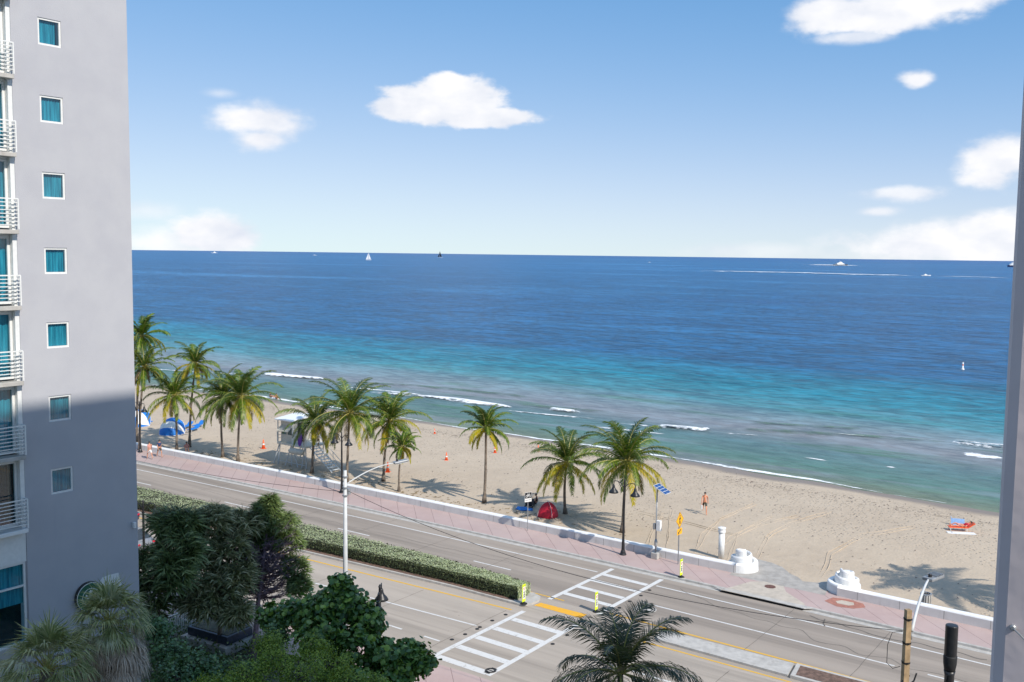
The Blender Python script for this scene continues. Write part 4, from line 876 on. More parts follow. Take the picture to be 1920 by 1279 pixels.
limb_tree('dark_shrub', on(360, 1400), A(350, 1240, 39), 'dark green round-leaved shrub between the fan palms and the planter', 'shrub', round_leaves(22, .075, .15, .8, 5), MT['dkshrub'], MT['dkbark'], .08, 56, G2, 45, 0, 0,
          [(A(320, 1230, 40), (.7, .7, .5)), (A(365, 1250, 39), (.8, .8, .5)), (A(420, 1260, 39), (.7, .7, .4)), (A(330, 1275, 38), (.9, .9, .5)), (A(300, 1180, 42), (.45, .5, .4)), (A(400, 1290, 38), (.9, .9, .4)), (A(465, 1255, 40), (.4, .5, .3)), (A(520, 1190, 43), (.35, .4, .25))])
# low planting under the trees so the ground reads as a bed
rr = random.Random(77); lf = MB(); pts = []
for _ in range(16000):
    u, v = rr.uniform(25.5, 34.6), rr.uniform(27, 62)
    if u > 30.9 and not (37.5 < v < 60 and u < 33.4): continue
    u, v = u, v; pts.append(Vector((u, v, rr.uniform(.02, .55) * (1 + .5 * noise.noise(Vector((u, v, 0)))))))
leaves_quads(lf, pts, .2, rr, .5, .7)
tag(lf.build('ground_cover', MT['strap']), 'low dark leafy ground cover under the corner trees', 'ground cover', None, 'stuff')

# ================================================================== STREET FURNITURE
def double_lamp(base, rz, h, lab, grp='double bell street lamps'):
    t = thing('street_lamp', lab, 'street lamp', base, rz, grp)
    MB().lathe((0, 0, 0), [(.24, 0), (.24, .06), (.19, .12), (.17, .22), (.12, .34), (.10, .9), (.085, 1.1), (.065, h - .4), (.05, h), (.075, h + .03), (.02, h + .16)], 14).build('pole', MT['black'], t)
    a = MB()
    for sg in (-1, 1):
        a.tube([(0, 0, h - .45), (0, sg * .25, h - .16), (0, sg * .55, h - .05), (0, sg * .80, h - .06), (0, sg * .84, h - .2), (0, sg * .84, h - .32)], .028, 6)
        a.tube([(0, sg * .05, h - .75), (0, sg * .3, h - .38), (0, sg * .5, h - .08)], .015, 5)
    a.build('arms', MT['black'], t)
    for sg in (-1, 1):
        s = MB().lathe((0, sg * .84, h - .32), [(.05, 0), (.09, -.08), (.10, -.2), (.16, -.32), (.27, -.44), (.34, -.56), (.33, -.58), (.2, -.55)], 16).build('lamp_shade', MT['black'], t, smooth=True)
        MB().lathe((0, sg * .84, h - .9), [(.10, 0), (.12, .06), (.1, .1)], 10).build('lens', MT['white'], s, smooth=True)
double_lamp(on(1168, 1040, .12), 0, 5.1, 'black double bell lamp in front of the largest palm, by the solar panel')
double_lamp(on(641, 924, .12), 0, 5.1, 'black double bell lamp on the pink pavement beside the tall pale light')
double_lamp(on(263, 848, .12), 0, 5.1, 'black double bell lamp at the left building edge, by the striped tents')
b = at_depth(712, 1100, 46.5); double_lamp((b.x, b.y, .1), R(-52), b.z - .15, 'near black double bell lamp rising out of the sea grape leaves')
b = at_depth(268, 938, 60.5); double_lamp((b.x, b.y, .1), R(20), b.z - .2, 'black lamp behind the dracaena at the lavender building corner')
def cobra(base, h, arm_dir, L, rise, lab):
    t = thing('street_light', lab, 'street light', base); ad = Vector(arm_dir).normalized()
    MB().tube([(0, 0, -.05), (0, 0, h * .5), (0, 0, h)], [.14, .115, .08], 14).build('pole', MT['pole_white'], t, smooth=True)
    P = []; Q = []
    for i in range(11):
        q = i / 10; P.append(ad * L * q + Vector((0, 0, h - .75 + rise * math.sin(q * math.pi / 2) ** .9 * 1.0)))
        Q.append(ad * L * (.05 + q * .7) + Vector((0, 0, h - 1.0 + (rise - .05) * math.sin(q * math.pi / 2 * .82))))
    a = MB(); a.tube(P, [.034 - .012 * i / 10 for i in range(11)], 8); a.build('arm', MT['pole_white'], t, smooth=True)
    e = P[-1]; hd = MB(); rz = math.atan2(ad.y, ad.x); M_ = Matrix.Translation(e) @ Matrix.Rotation(rz, 4, 'Z') @ Matrix.Rotation(R(-6), 4, 'Y')
    m = MB().box((-.1, -.16, -.05), (.72, .16, .07), .04); m.v = [M_ @ v for v in m.v]; hh = m.build('lamp_head', MT['grey_metal'], t)
    m = MB().box((.1, -.12, -.075), (.62, .12, -.048)); m.v = [M_ @ v for v in m.v]; m.build('lens', MT['white'], hh)
    m = MB().lathe((.12, 0, .07), [(.06, 0), (.06, .08), (.03, .11)], 10); m.v = [M_ @ v for v in m.v]; m.build('photocell', MT['black'], hh)
    return t, P
PB = Vector((34.4, 35.2, .1)); pz = height_at(655, 886, PB)
T1, P1 = cobra(PB, pz, (.80, -.32, 0), 2.75, .85, 'tall pale concrete street light with curved arm over the sea grape')
mb = MB()
for z, r in ((pz - .35, .13), (pz - .9, .14), (pz - 1.3, .145)): mb.lathe((0, 0, z), [(r, 0), (r, .07)], 12)
mb.box((.1, -.1, pz - 1.25), (.3, .05, pz - .95)); mb.build('cable_clamps', MT['grey_metal'], T1)
# wooden pole at the right with its own light
WB = Vector((35.4, 9.0, 0)); q = ray(1703, 1143); k = 34.0 / q.dot(fwd); tp = q * k + Vector((0, 0, H)); WB = Vector((tp.x, tp.y, 0))
t = thing('wooden_pole', 'square weathered wooden utility pole with a street light arm, right foreground', 'pole', WB)
MB().tube([(0, 0, -.1), (0, 0, tp.z)], [.17, .13], 4).build('post', MT['wood'], t)
mb = MB()
for z in (tp.z - .35, tp.z - 1.2, tp.z - 1.9): MB().lathe((0, 0, z), [(.15, 0), (.155, .05)], 8).build('strap_band', MT['black'], t)
mb.tube([(-.16, .1, tp.z - 2.9), (.2, -.25, tp.z - 2.55), (.32, -.3, tp.z - 2.3)], .03, 6); mb.tube([(.1, -.12, tp.z - 2.35), (-.3, .2, tp.z - 2.7)], .035, 6); mb.build('brackets', MT['black'], t)
MB().box((-.36, .1, tp.z - 3.35), (-.16, .3, tp.z - 2.75), .03).build('junction_box', MT['wood'], t); 
e_ = at_depth(1741, 1086, 36.6) - WB; s0 = Vector((.05, -.14, tp.z - .75)); ad = Vector((e_.x - s0.x, e_.y - s0.y, 0)); P = []; Q = []
for i in range(12):
    q = i / 11; P.append(s0 + ad * q ** 1.25 + Vector((0, 0, (e_.z - s0.z) * math.sin(q * math.pi / 2)))); Q.append(s0 + Vector((0, 0, -.3)) + ad * .75 * q ** 1.2 + Vector((0, 0, (e_.z - s0.z + .1) * math.sin(q * math.pi / 2 * .9))))
ad.normalize()
MB().tube(P, [.06 - .02 * i / 11 for i in range(12)], 8).build('lamp_arm', MT['pole_white'], t, smooth=True); MB().tube(Q, .022, 6).build('arm_brace', MT['grey_metal'], t, smooth=True)
M_ = Matrix.Translation(P[-1]) @ Matrix.Rotation(math.atan2(ad.y, ad.x) - .35, 4, 'Z')
m = MB().box((-.1, -.2, -.06), (.78, .2, .07), .03)
for i in range(5): m.box((.26 + i * .1, -.2, .07), (.30 + i * .1, .2, .11))
m.v = [M_ @ v for v in m.v]; hd = m.build('lamp_head', MT['grey_metal'], t)
m = MB().lathe((.1, 0, .07), [(.07, 0), (.07, .09), (.04, .12)], 10); m.v = [M_ @ v for v in m.v]; m.build('photocell', MT['black'], hd)
# black cylindrical antenna mast
b = at_depth(1785, 1172, 33.5); t = thing('antenna_mast', 'thick matt black cylinder mast standing right of the wooden pole', 'mast', (b.x, b.y, 0)); z = b.z
MB().lathe((0, 0, 0), [(.17, -.05), (.16, z - 1.75), (.19, z - 1.6)], 20).build('lower_tube', MT['black'], t, smooth=True)
MB().lathe((0, 0, 0), [(.16, z - 1.7), (.215, z - 1.35), (.225, z - 1.1), (.215, z - 1.06)], 20).build('collar', MT['asphalt_black'], t, smooth=True)
MB().lathe((0, 0, 0), [(.205, z - 1.08), (.205, z - .03), (.19, z), (.15, z + .005), (.02, z + .012)], 24).build('radome', MT['black'], t, smooth=False)
MB().tube([(-.16, .05, z - 1.7), (-.24, .1, z - 2.1), (-.3, .12, z - 2.6), (-.2, .1, z - 3.2)], .02, 5).build('cable', MT['asphalt_black'], t)
# overhead cables
def cable(a, b, sag, lab, r=.012):
    a, b = Vector(a), Vector(b); P = [a.lerp(b, i / 24) + Vector((0, 0, -sag * 4 * (i / 24) * (1 - i / 24))) - a for i in range(25)]
    t = tag(MB().tube(P, r, 5).build('overhead_cable', MT['asphalt_black']), lab, 'cable', 'overhead cables'); t.location = a
pt = PB + Vector((.1, -.1, pz - 1.05)); wt = Vector((WB.x - .12, WB.y + .12, tp.z - .75))
cable(pt, wt, 1.15, 'long thin black cable sagging from the pale light pole to the wooden pole')
q = ray(250, 893); far_ = Vector((36.5, 62, 0)); far_.z = height_at(252, 893, far_); cable(pt + Vector((-.1, .2, -.05)), (35.5, 78, 8.6), 1.0, 'thin black cable running left from the pale light pole behind the trees')
P = [(0, 0, 0), (-.15, .3, -.05), (-.22, .42, -.5), (-.22, .42, -1.15), (-.1, .25, -1.35), (0, .02, -1.25)]; o = tag(MB().tube(P, .012, 5).build('hanging_cable', MT['asphalt_black']), 'loose loop of thin cable hanging beside the wooden pole', 'cable'); o.location = wt + Vector((0, 0, -.02))

# signs -------------------------------------------------------------------
def walker(mb, cx, cz, s, y0, y1):
    mb.plate([(cx + .10 * s * math.cos(i), cz + .42 * s + .10 * s * math.sin(i)) for i in [k * .7854 for k in range(8)]], 1, y0, y1)
    mb.plate([(cx - .07 * s, cz + .28 * s), (cx + .09 * s, cz + .28 * s), (cx + .22 * s, cz + .08 * s), (cx + .15 * s, cz + .04 * s), (cx + .07 * s, cz + .14 * s), (cx + .06 * s, cz - .04 * s), (cx + .2 * s, cz - .42 * s), (cx + .09 * s, cz - .42 * s), (cx, cz - .15 * s), (cx - .14 * s, cz - .42 * s), (cx - .25 * s, cz - .40 * s), (cx - .06 * s, cz - .02 * s), (cx - .08 * s, cz + .12 * s), (cx - .18 * s, cz - .02 * s), (cx - .23 * s, cz + .02 * s)], 1, y0, y1)
def crossing_sign(base, rz, lab):
    t = thing('crossing_sign', lab, 'sign', base, rz, 'yellow crossing signs in the road')
    MB().lathe((0, 0, 0), [(.22, 0), (.20, .03), (.09, .05), (.07, .12)], 14).build('rubber_base', MT['asphalt_black'], t)
    MB().box((-.155, -.02, .12), (.155, .02, 1.17), .018).build('panel', MT['lime'], t)
    f = MB().box((-.115, -.024, .30), (.115, .024, 1.02)).build('white_face', MT['white'], t)
    m = MB()
    for y0, y1 in ((-.03, -.024), (.024, .03)): m.plate([(-.095, .96), (.095, .96), (0, .78)], 1, y0, y1)
    m.build('yield_triangle', MT['red'], t); m = MB()
    for y0, y1 in ((-.034, -.03), (.03, .034)): m.plate([(-.05, .935), (.05, .935), (0, .845)], 1, y0, y1)
    m.build('yield_centre', MT['white'], t)
    m = MB()
    for y0, y1 in ((-.03, -.024), (.024, .03)): walker(m, 0, .52, .36, y0, y1); m.box((-.09, y0, .70), (.09, y1, .73))
    m.build('walking_figure', MT['black'], t)
    for sg in (-1, 1):
        me = text_mesh('STATE LAW', .055); o = bpy.data.objects.new('lettering', me); col.objects.link(o); o.parent = t; o.data.materials.append(MT['black']); o.rotation_euler = (R(90), 0, 0 if sg < 0 else math.pi); o.location = (0, sg * .022, 1.09)
crossing_sign(on(982, 1132, .13), 0, 'fluorescent yellow crossing sign at the end of the hedge')
crossing_sign(on(1118, 1147, .01), .05, 'fluorescent yellow crossing sign in the road between the two crossings')
crossing_sign(on(1277, 1082, .13), -.04, 'fluorescent yellow crossing sign on the kerb of the pink pavement')
# yellow pedestrian diamond
b = on(1271.5, 1058, .12); t = thing('pedestrian_sign', 'yellow diamond pedestrian sign with arrow plaque on a thin post', 'sign', b); z = height_at(1275, 963, b)
MB().box((-.03, -.03, 0), (.03, .03, z - .05)).build('post', MT['grey_metal'], t)
def rounded(mb, pts, y0, y1): mb.plate(pts, 1, y0, y1)
c = z - .55; MB().plate([(0, c - .55), (.55, c), (0, c + .55), (-.55, c)], 1, -.045, -.032).build('diamond', MT['yellow'], t)
m = MB(); 
for a, bq in (((0, -.50), (.50, 0)), ((.50, 0), (0, .50)), ((0, .50), (-.50, 0)), ((-.50, 0), (0, -.50))):
    a = Vector(a); bq = Vector(bq); n = Vector((-(bq - a).y, (bq - a).x)).normalized() * .012; m.plate([(a.x - n.x, c + a.y - n.y), (bq.x - n.x, c + bq.y - n.y), (bq.x + n.x, c + bq.y + n.y), (a.x + n.x, c + a.y + n.y)], 1, -.048, -.045)
m.build('border', MT['black'], t); m = MB(); walker(m, 0, c, .66, -.05, -.045); m.build('walking_figure', MT['black'], t)
c2_ = c - .78; MB().box((-.36, -.044, c2_ - .2), (.36, -.032, c2_ + .2)).build('arrow_plaque', MT['yellow'], t)
m = MB(); m.plate([(-.22, c2_ - .14), (-.22, c2_ + .02), (-.17, c2_ - .03), (.16, c2_ + .15), (.2, c2_ + .09), (-.12, c2_ - .09), (-.06, c2_ - .14)], 1, -.05, -.044); m.build('arrow', MT['black'], t)
# bicycle sign
b = on(989, 995, .12); t = thing('bicycle_sign', 'black and white bicycle lane sign on a thin post by the promenade wall', 'sign', b, R(-22)); z = height_at(989, 926, b)
MB().box((-.022, -.022, 0), (.022, .022, z - .02)).build('post', MT['grey_metal'], t)
MB().box((-.30, -.038, z - .72), (.30, -.024, z), .004).build('panel', MT['white'], t); MB().box((-.285, -.042, z - .45), (.285, -.038, z - .015)).build('black_field', MT['black'], t)
m = MB()
for x in (-.13, .13):
    P_ = [(x + .085 * math.cos(i * .5236), -.045, z - .29 + .085 * math.sin(i * .5236)) for i in range(13)]; m.tube(P_, .013, 4, False)
for a, bq in (((-.13, -.29), (-.04, -.17)), ((-.04, -.17), (.08, -.17)), ((.08, -.17), (.13, -.29)), ((-.04, -.17), (0, -.29)), ((0, -.29), (.08, -.17)), ((-.13, -.29), (0, -.29)), ((-.04, -.17), (-.06, -.11)), ((-.10, -.11), (-.02, -.11)), ((.08, -.17), (.09, -.10)), ((.09, -.10), (.04, -.09))): m.tube([(a[0], -.045, z + a[1]), (bq[0], -.045, z + bq[1])], .012, 4)
m.build('bicycle_symbol', MT['white'], t)
me = text_mesh('BIKE LANE', .10); o = bpy.data.objects.new('lettering', me); col.objects.link(o); o.parent = t; me.materials.append(MT['black']); o.rotation_euler = (R(90), 0, 0); o.location = (0, -.042, z - .58)
# solar powered post
b = on(1229, 1047, .12); t = thing('solar_post', 'grey post with a tilted solar panel and white cabinet by the wall', 'solar post', b); z = height_at(1236, 918, b)
MB().lathe((0, 0, 0), [(.05, .3), (.045, z - .1)], 10).build('pole', MT['grey_metal'], t, smooth=True)
MB().box((-.24, -.24, 0), (.24, .24, .42), .03).build('footing', MT['concrete'], t)
MB().lathe((0, 0, 1.0), [(.06, -.25), (.10, -.1), (.11, .15), (.06, .35)], 12).build('hub', MT['grey_metal'], t, smooth=True)
MB().box((-.13, -.35, 1.95), (.13, -.05, 2.65), .02).build('cabinet', MT['white'], t); MB().box((-.12, .05, 2.0), (.1, .2, 2.4), .02).build('side_box', MT['grey_metal'], t)
M_ = Matrix.Translation((.05, -.25, z)) @ Matrix.Rotation(R(28), 4, 'X'); m = MB().box((-.42, -.62, -.02), (.42, .42, .02)); m.v = [M_ @ v for v in m.v]; pn = m.build('panel_frame', MT['frame'], t)
m = MB()
for i in range(4):
    for j in range(2): m.box((-.40 + j * .41, -.60 + i * .255, .02), (-.40 + j * .41 + .39, -.60 + i * .255 + .225, .026))
m.v = [M_ @ v for v in m.v]; MT['cell'] = paint('solar_cell', (.02, .07, .22), .2, .1, spec=.6); m.build('cells', MT['cell'], pn)

# ================================================================== BEACH THINGS
cn = []
def cone(px, py, h, lab):
    b = onb(px, py); t = thing('traffic_cone', lab, 'traffic cone', b, rnd.uniform(0, 1), 'orange cones on the sand')
    MB().box((-.24 * h, -.24 * h, 0), (.24 * h, .24 * h, .05 * h), .01).build('base', MT['orange'], t)
    MB().lathe((0, 0, 0), [(.19 * h, .05 * h), (.045 * h, h), (.03 * h, h)], 14).build('body', MT['orange'], t, smooth=True)
    MB().lathe((0, 0, 0), [(.137 * h, .42 * h), (.102 * h, .62 * h)], 14, False).build('white_band', MT['white'], t, smooth=True)
for px, py, h, lab in ((494, 841, .95, 'orange traffic cone on the sand left of the lifeguard tower'), (727, 885, .95, 'orange traffic cone at the foot of the leaning palm'), (717, 844, .8, 'orange traffic cone in the middle of the beach left of the leaning palm trunk'),
                       (837, 863, .8, 'lone orange traffic cone nearest the middle of the open sand'), (815, 813, .6, 'orange traffic cone close to the water, right of the small thin palm'),
                       (928, 849, .75, 'orange cone just right of the lone long-trunked palm'), (1009, 846, .7, 'orange cone behind the palm beside the red tent')): cone(px, py, h, lab)
# red tent
b = onb(1027, 968); t = thing('beach_tent', 'small red dome tent on the sand behind the promenade wall', 'tent', b, R(10)); m = MB(); n = 16; rows = []
for i in range(n + 1):
    z = i / n; r = (1 - z ** 2.1) ** .62 if z < 1 else 0; rows.append([( r * .72 * (abs(math.cos(a)) ** .7) * (1 if math.cos(a) > 0 else -1), r * .78 * (abs(math.sin(a)) ** .7) * (1 if math.sin(a) > 0 else -1), 1.18 * z) for a in [k * 2 * math.pi / 24 for k in range(24)]])
m.add([p for r in rows for p in r], [(i * 24 + k, i * 24 + (k + 1) % 24, (i + 1) * 24 + (k + 1) % 24, (i + 1) * 24 + k) for i in range(n) for k in range(24)])
m.build('canopy', MT['red'], t, smooth=True); m = MB()
for a0 in (.785, 2.356):
    P_ = [Vector(rows[i][int(round(a0 / (2 * math.pi) * 24)) % 24]) * 1.01 for i in range(n)] + [Vector((0, 0, 1.19))] + [Vector(rows[i][(int(round(a0 / (2 * math.pi) * 24)) + 12) % 24]) * 1.01 for i in range(n - 1, -1, -1)]; m.tube(P_, .014, 5)
m.build('poles', MT['white'], t); MB().box((-.6, -.64, .0), (.6, .64, .05)).build('groundsheet', MT['asphalt_black'], t)
# striped clamshell tents
def shell(px, py, rz, w, r, lab, seq):
    b = onb(px, py); t = thing('beach_shelter', lab, 'beach shelter', b, rz, 'blue and white striped beach shelters'); m = MB(); n1, n2 = 16, 20; vs = []
    for i in range(n1 + 1):
        ph = R(118) * i / n1
        for j in range(n2 + 1):
            a = math.pi * j / n2; rr_ = r * math.sin(a) ** .85; vs.append((-rr_ * math.cos(ph), w * math.cos(a), rr_ * math.sin(ph) * 1.0))
    for i in range(n1):
        k = seq[min(len(seq) - 1, int(i / n1 * len(seq)))]
        m.add([], []); m.k = k; m.f += [(i * (n2 + 1) + j, i * (n2 + 1) + j + 1, (i + 1) * (n2 + 1) + j + 1, (i + 1) * (n2 + 1) + j) for j in range(n2)]; m.m += [k] * n2
    m.v = [Vector(p) for p in vs]; m.build('canopy', [MT['blue'], MT['white']], t, smooth=True)
    h = MB()
    for i in (0, n1 // 2, n1): h.tube([Vector(vs[i * (n2 + 1) + j]) * 1.005 for j in range(n2 + 1)], .02, 5, False)
    h.build('hoops', MT['white'], t); MB().box((-.3, -w * .7, .28), (1.2, w * .7, .36), .03).build('cushion', MT['blue'], t); m = MB()
    for x in (-.2, 1.1):
        for y in (-w * .6, w * .6): m.box((x - .02, y - .02, 0), (x + .02, y + .02, .3))
    m.build('legs', MT['white'], t)
shell(324, 812, R(35), 1.35, 1.75, 'blue beach shelter with a white stripe behind the short palm', (0, 0, 1, 1, 0, 0, 0, 0))
shell(262, 797, R(20), 1.35, 1.85, 'blue and white beach shelter at the left building edge', (0, 1, 1, 1, 1, 0, 0, 0))
shell(236, 803, R(20), 1.3, 1.8, 'beach shelter mostly hidden behind the lavender building', (0, 1, 0, 1, 0, 0, 0, 0))
def lounger(px, py, rz, lab, mat, g='low beach loungers'):
    b = onb(px, py); t = thing('beach_lounger', lab, 'lounger', b, rz, g); MB().box((-.95, -.3, .26), (.45, .3, .32), .02).build('seat', mat, t)
    m = MB().box((0, -.3, -.03), (.62, .3, .03), .02); M_ = Matrix.Translation((.45, 0, .3)) @ Matrix.Rotation(R(-35), 4, 'Y'); m.v = [M_ @ v for v in m.v]; m.build('backrest', mat, t)
    for x in (-.85, .35):
        for y in (-.26, .26): MB().box((x - .02, y - .02, 0), (x + .02, y + .02, .27)).build('leg', MT['white'], t)
    return t
lounger(364, 808, R(20), 'blue lounger on the sand right of the leaning palm trunk', MT['blue']); lounger(350, 803, R(20), 'blue lounger just right of the striped shelter', MT['blue']); lounger(372, 801, R(20), 'blue lounger farthest right behind the leaning palm', MT['blue'])
# rescue tower -------------------------------------------------------------
def tower():
    b = on(545, 874, 0); t = thing('lifeguard_tower', 'pale lifeguard tower on splayed stilts with a white roof and ramp', 'lifeguard tower', b); F = 2.15
    D0, D1, Y0, Y1 = .0, 3.0, -2.1, 1.95
    dk = MB().box((D0, Y0, F - .2), (D1, Y1, F), .02).build('deck', MT['tower'], t)
    for (x, y, dx, dy) in ((.2, 1.8, -.35, .5), (.2, 1.7, -.2, .1), (.2, .1, -.2, .7), (.2, .0, -.2, -.1), (.2, -.1, -.1, -.8), (.2, -1.8, -.2, .3), (.2, -1.9, -.2, -.3), (2.8, 1.8, .3, .3), (2.8, 0, .3, 0), (2.8, -1.8, .3, -.3), (2.8, 1.7, .1, -.6), (2.8, -1.6, .2, .6)):
        MB().tube([(x, y, F - .18), (x + dx, y + dy, -.1)], .055, 8).build('stilt', MT['pole_white'], t)
    MB().tube([(.05, 1.9, .35), (.05, -1.9, .3)], .03, 6).build('brace', MT['pole_white'], t)
    # booth
    x0, x1, y0, y1, h = .35, 2.3, .05, 1.75, 2.15
    m = MB(); m.box((x0, y0, F), (x0 + .06, y1, F + .75)); m.box((x0, y0, F + 1.55), (x0 + .06, y1, F + h)); m.box((x0, y0, F + .75), (x0 + .06, y0 + .15, F + 1.55)); m.box((x0, y1 - .15, F + .75), (x0 + .06, y1, F + 1.55)); m.box((x0, .82, F + .75), (x0 + .06, .98, F + 1.55))
    m.box((x1 - .06, y0, F), (x1, y1, F + h)); m.box((x0 + .06, y1 - .06, F), (x1 - .06, y1, F + h)); m.box((x0 + .06, y0, F), (x0 + .6, y0 + .06, F + h)); m.box((x1 - .6, y0, F), (x1 - .06, y0 + .06, F + h)); m.box((x0 + .6, y0, F + 1.9), (x1 - .6, y0 + .06, F + h))
    m.build('booth_wall', MT['tower'], t); MB().box((x0 + .2, y0 + .2, F + .02), (x1 - .2, y1 - .2, F + .6)).build('bench', MT['glassdark'], t)
    MB().box((x0 + .03, y0 + .15, F + .75), (x0 + .04, y1 - .15, F + 1.55)).build('window_pane', MT['glass'], t)
    for ya, yb in ((y0 + .05, .88), (.95, y1 - .05)):
        m = MB().box((-.75, ya, -.02), (0, yb, .02)); M_ = Matrix.Translation((x0 - .01, 0, F + 1.62)) @ Matrix.Rotation(R(-38), 4, 'Y'); m.v = [M_ @ v for v in m.v]; m.build('awning_shutter', MT['tower'], t)
    m = MB(); m.add([(-.15, -.35, F + h + .02), (2.9, -.35, F + h + .30), (2.9, 2.15, F + h + .30), (-.15, 2.15, F + h + .02), (-.15, -.35, F + h + .12), (2.9, -.35, F + h + .40), (2.9, 2.15, F + h + .40), (-.15, 2.15, F + h + .12)], [(0, 1, 2, 3), (7, 6, 5, 4), (0, 4, 5, 1), (1, 5, 6, 2), (2, 6, 7, 3), (3, 7, 4, 0)]); m.build('roof', MT['roofwhite'], t)
    for x, y in ((.1, 1.9), (.1, -.2), (2.8, -.2), (2.8, 1.9)): MB().box((x - .04, y - .04, F), (x + .04, y + .04, F + h + .08)).build('roof_post', MT['frame'], t)
    m = MB()
    for z in (.35, .65, .95):
        m.box((D0, Y0, F + z - .02), (D0 + .04, -.2, F + z + .02)); m.box((D1 - .04, Y0, F + z - .02), (D1, Y1, F + z + .02)); m.box((D0, Y1 - .04, F + z - .02), (D1, Y1, F + z + .02)); 
    for y in (Y0, -1.15, -.25): m.box((D0, y, F), (D0 + .05, y + .05, F + .97))
    for x in (0, 1, 2, 2.95): m.box((x, Y1 - .05, F), (x + .05, Y1, F + .97))
    for y in (Y0, -1, 0, 1, 1.9): m.box((D1 - .05, y, F), (D1, y + .05, F + .97))
    m.build('railing', MT['frame'], t)
    m = MB()   # ramp down to the sand
    for i in range(11):
        q = i / 10; y = Y0 - 3.1 * q; z = F - .06 - (F - .02) * q; m.box((.5, y - .14, z - .05), (1.6, y + .10, z))
    m.build('ramp', MT['frame'], t); m = MB()
    for x in (.48, 1.6): m.tube([(x, Y0, F + .9), (x, Y0 - 3.1, .92)], .03, 6); m.tube([(x, Y0, F + .45), (x, Y0 - 3.1, .45)], .02, 6); m.tube([(x, Y0, F - .1), (x, Y0 - 3.1, -.02)], .05, 6)
    for q in (.33, .66, 1): 
        for x in (.48, 1.6): m.tube([(x, Y0 - 3.1 * q, F * (1 - q) - .05), (x, Y0 - 3.1 * q, F * (1 - q) + .9)], .025, 6)
    m.build('ramp_rail', MT['frame'], t)
    # things kept on the tower
    m = MB(); P_ = [(.25 * math.sin(a) * (1 - .1 * math.cos(a)), .78 * math.cos(a)) for a in [k * 2 * math.pi / 20 for k in range(20)]]; m.plate(P_, 0, -.035, .035)
    o = tag(m.build('rescue_board', paint('violet_board', (.10, .02, .28), .4, .1)), 'violet board leaning on the railing of the lifeguard tower', 'board'); o.location = b + Vector((-.08, -1.45, F + .72)); o.rotation_euler = (R(8), 0, 0)
    # slung kayak hull under the deck
    m = MB(); m.tube([(-.1, .1, F - .62), (-.1, -.3, F - .6), (-.1, -1.7, F - .58), (-.1, -2.0, F - .5)], [.12, .30, .30, .1], 12); m.build('storage_tube', MT['tower'], t, smooth=True)
tower()

# ------------------------------------------------------------------ people
def skin_mesh(joints, edges, rad, sub=2):
    me = bpy.data.meshes.new('t'); me.from_pydata([tuple(j) for j in joints], edges, []); o = bpy.data.objects.new('t', me); col.objects.link(o)
    o.modifiers.new('s', 'SKIN'); sv = me.skin_vertices[0].data
    for i, r in enumerate(rad): sv[i].radius = (r, r) if not hasattr(r, '__len__') else r
    sv[0].use_root = True; m = o.modifiers.new('b', 'SUBSURF'); m.levels = sub; m.render_levels = sub
    dg = bpy.context.evaluated_depsgraph_get(); dg.update(); res = bpy.data.meshes.new_from_object(o.evaluated_get(dg)); bpy.data.objects.remove(o); return res
def meshobj(name, me, mat, parent):
    me.name = name; me.materials.clear(); me.materials.append(mat); me.polygons.foreach_set('use_smooth', [True] * len(me.polygons)); o = bpy.data.objects.new(name, me); col.objects.link(o); o.parent = parent; return o
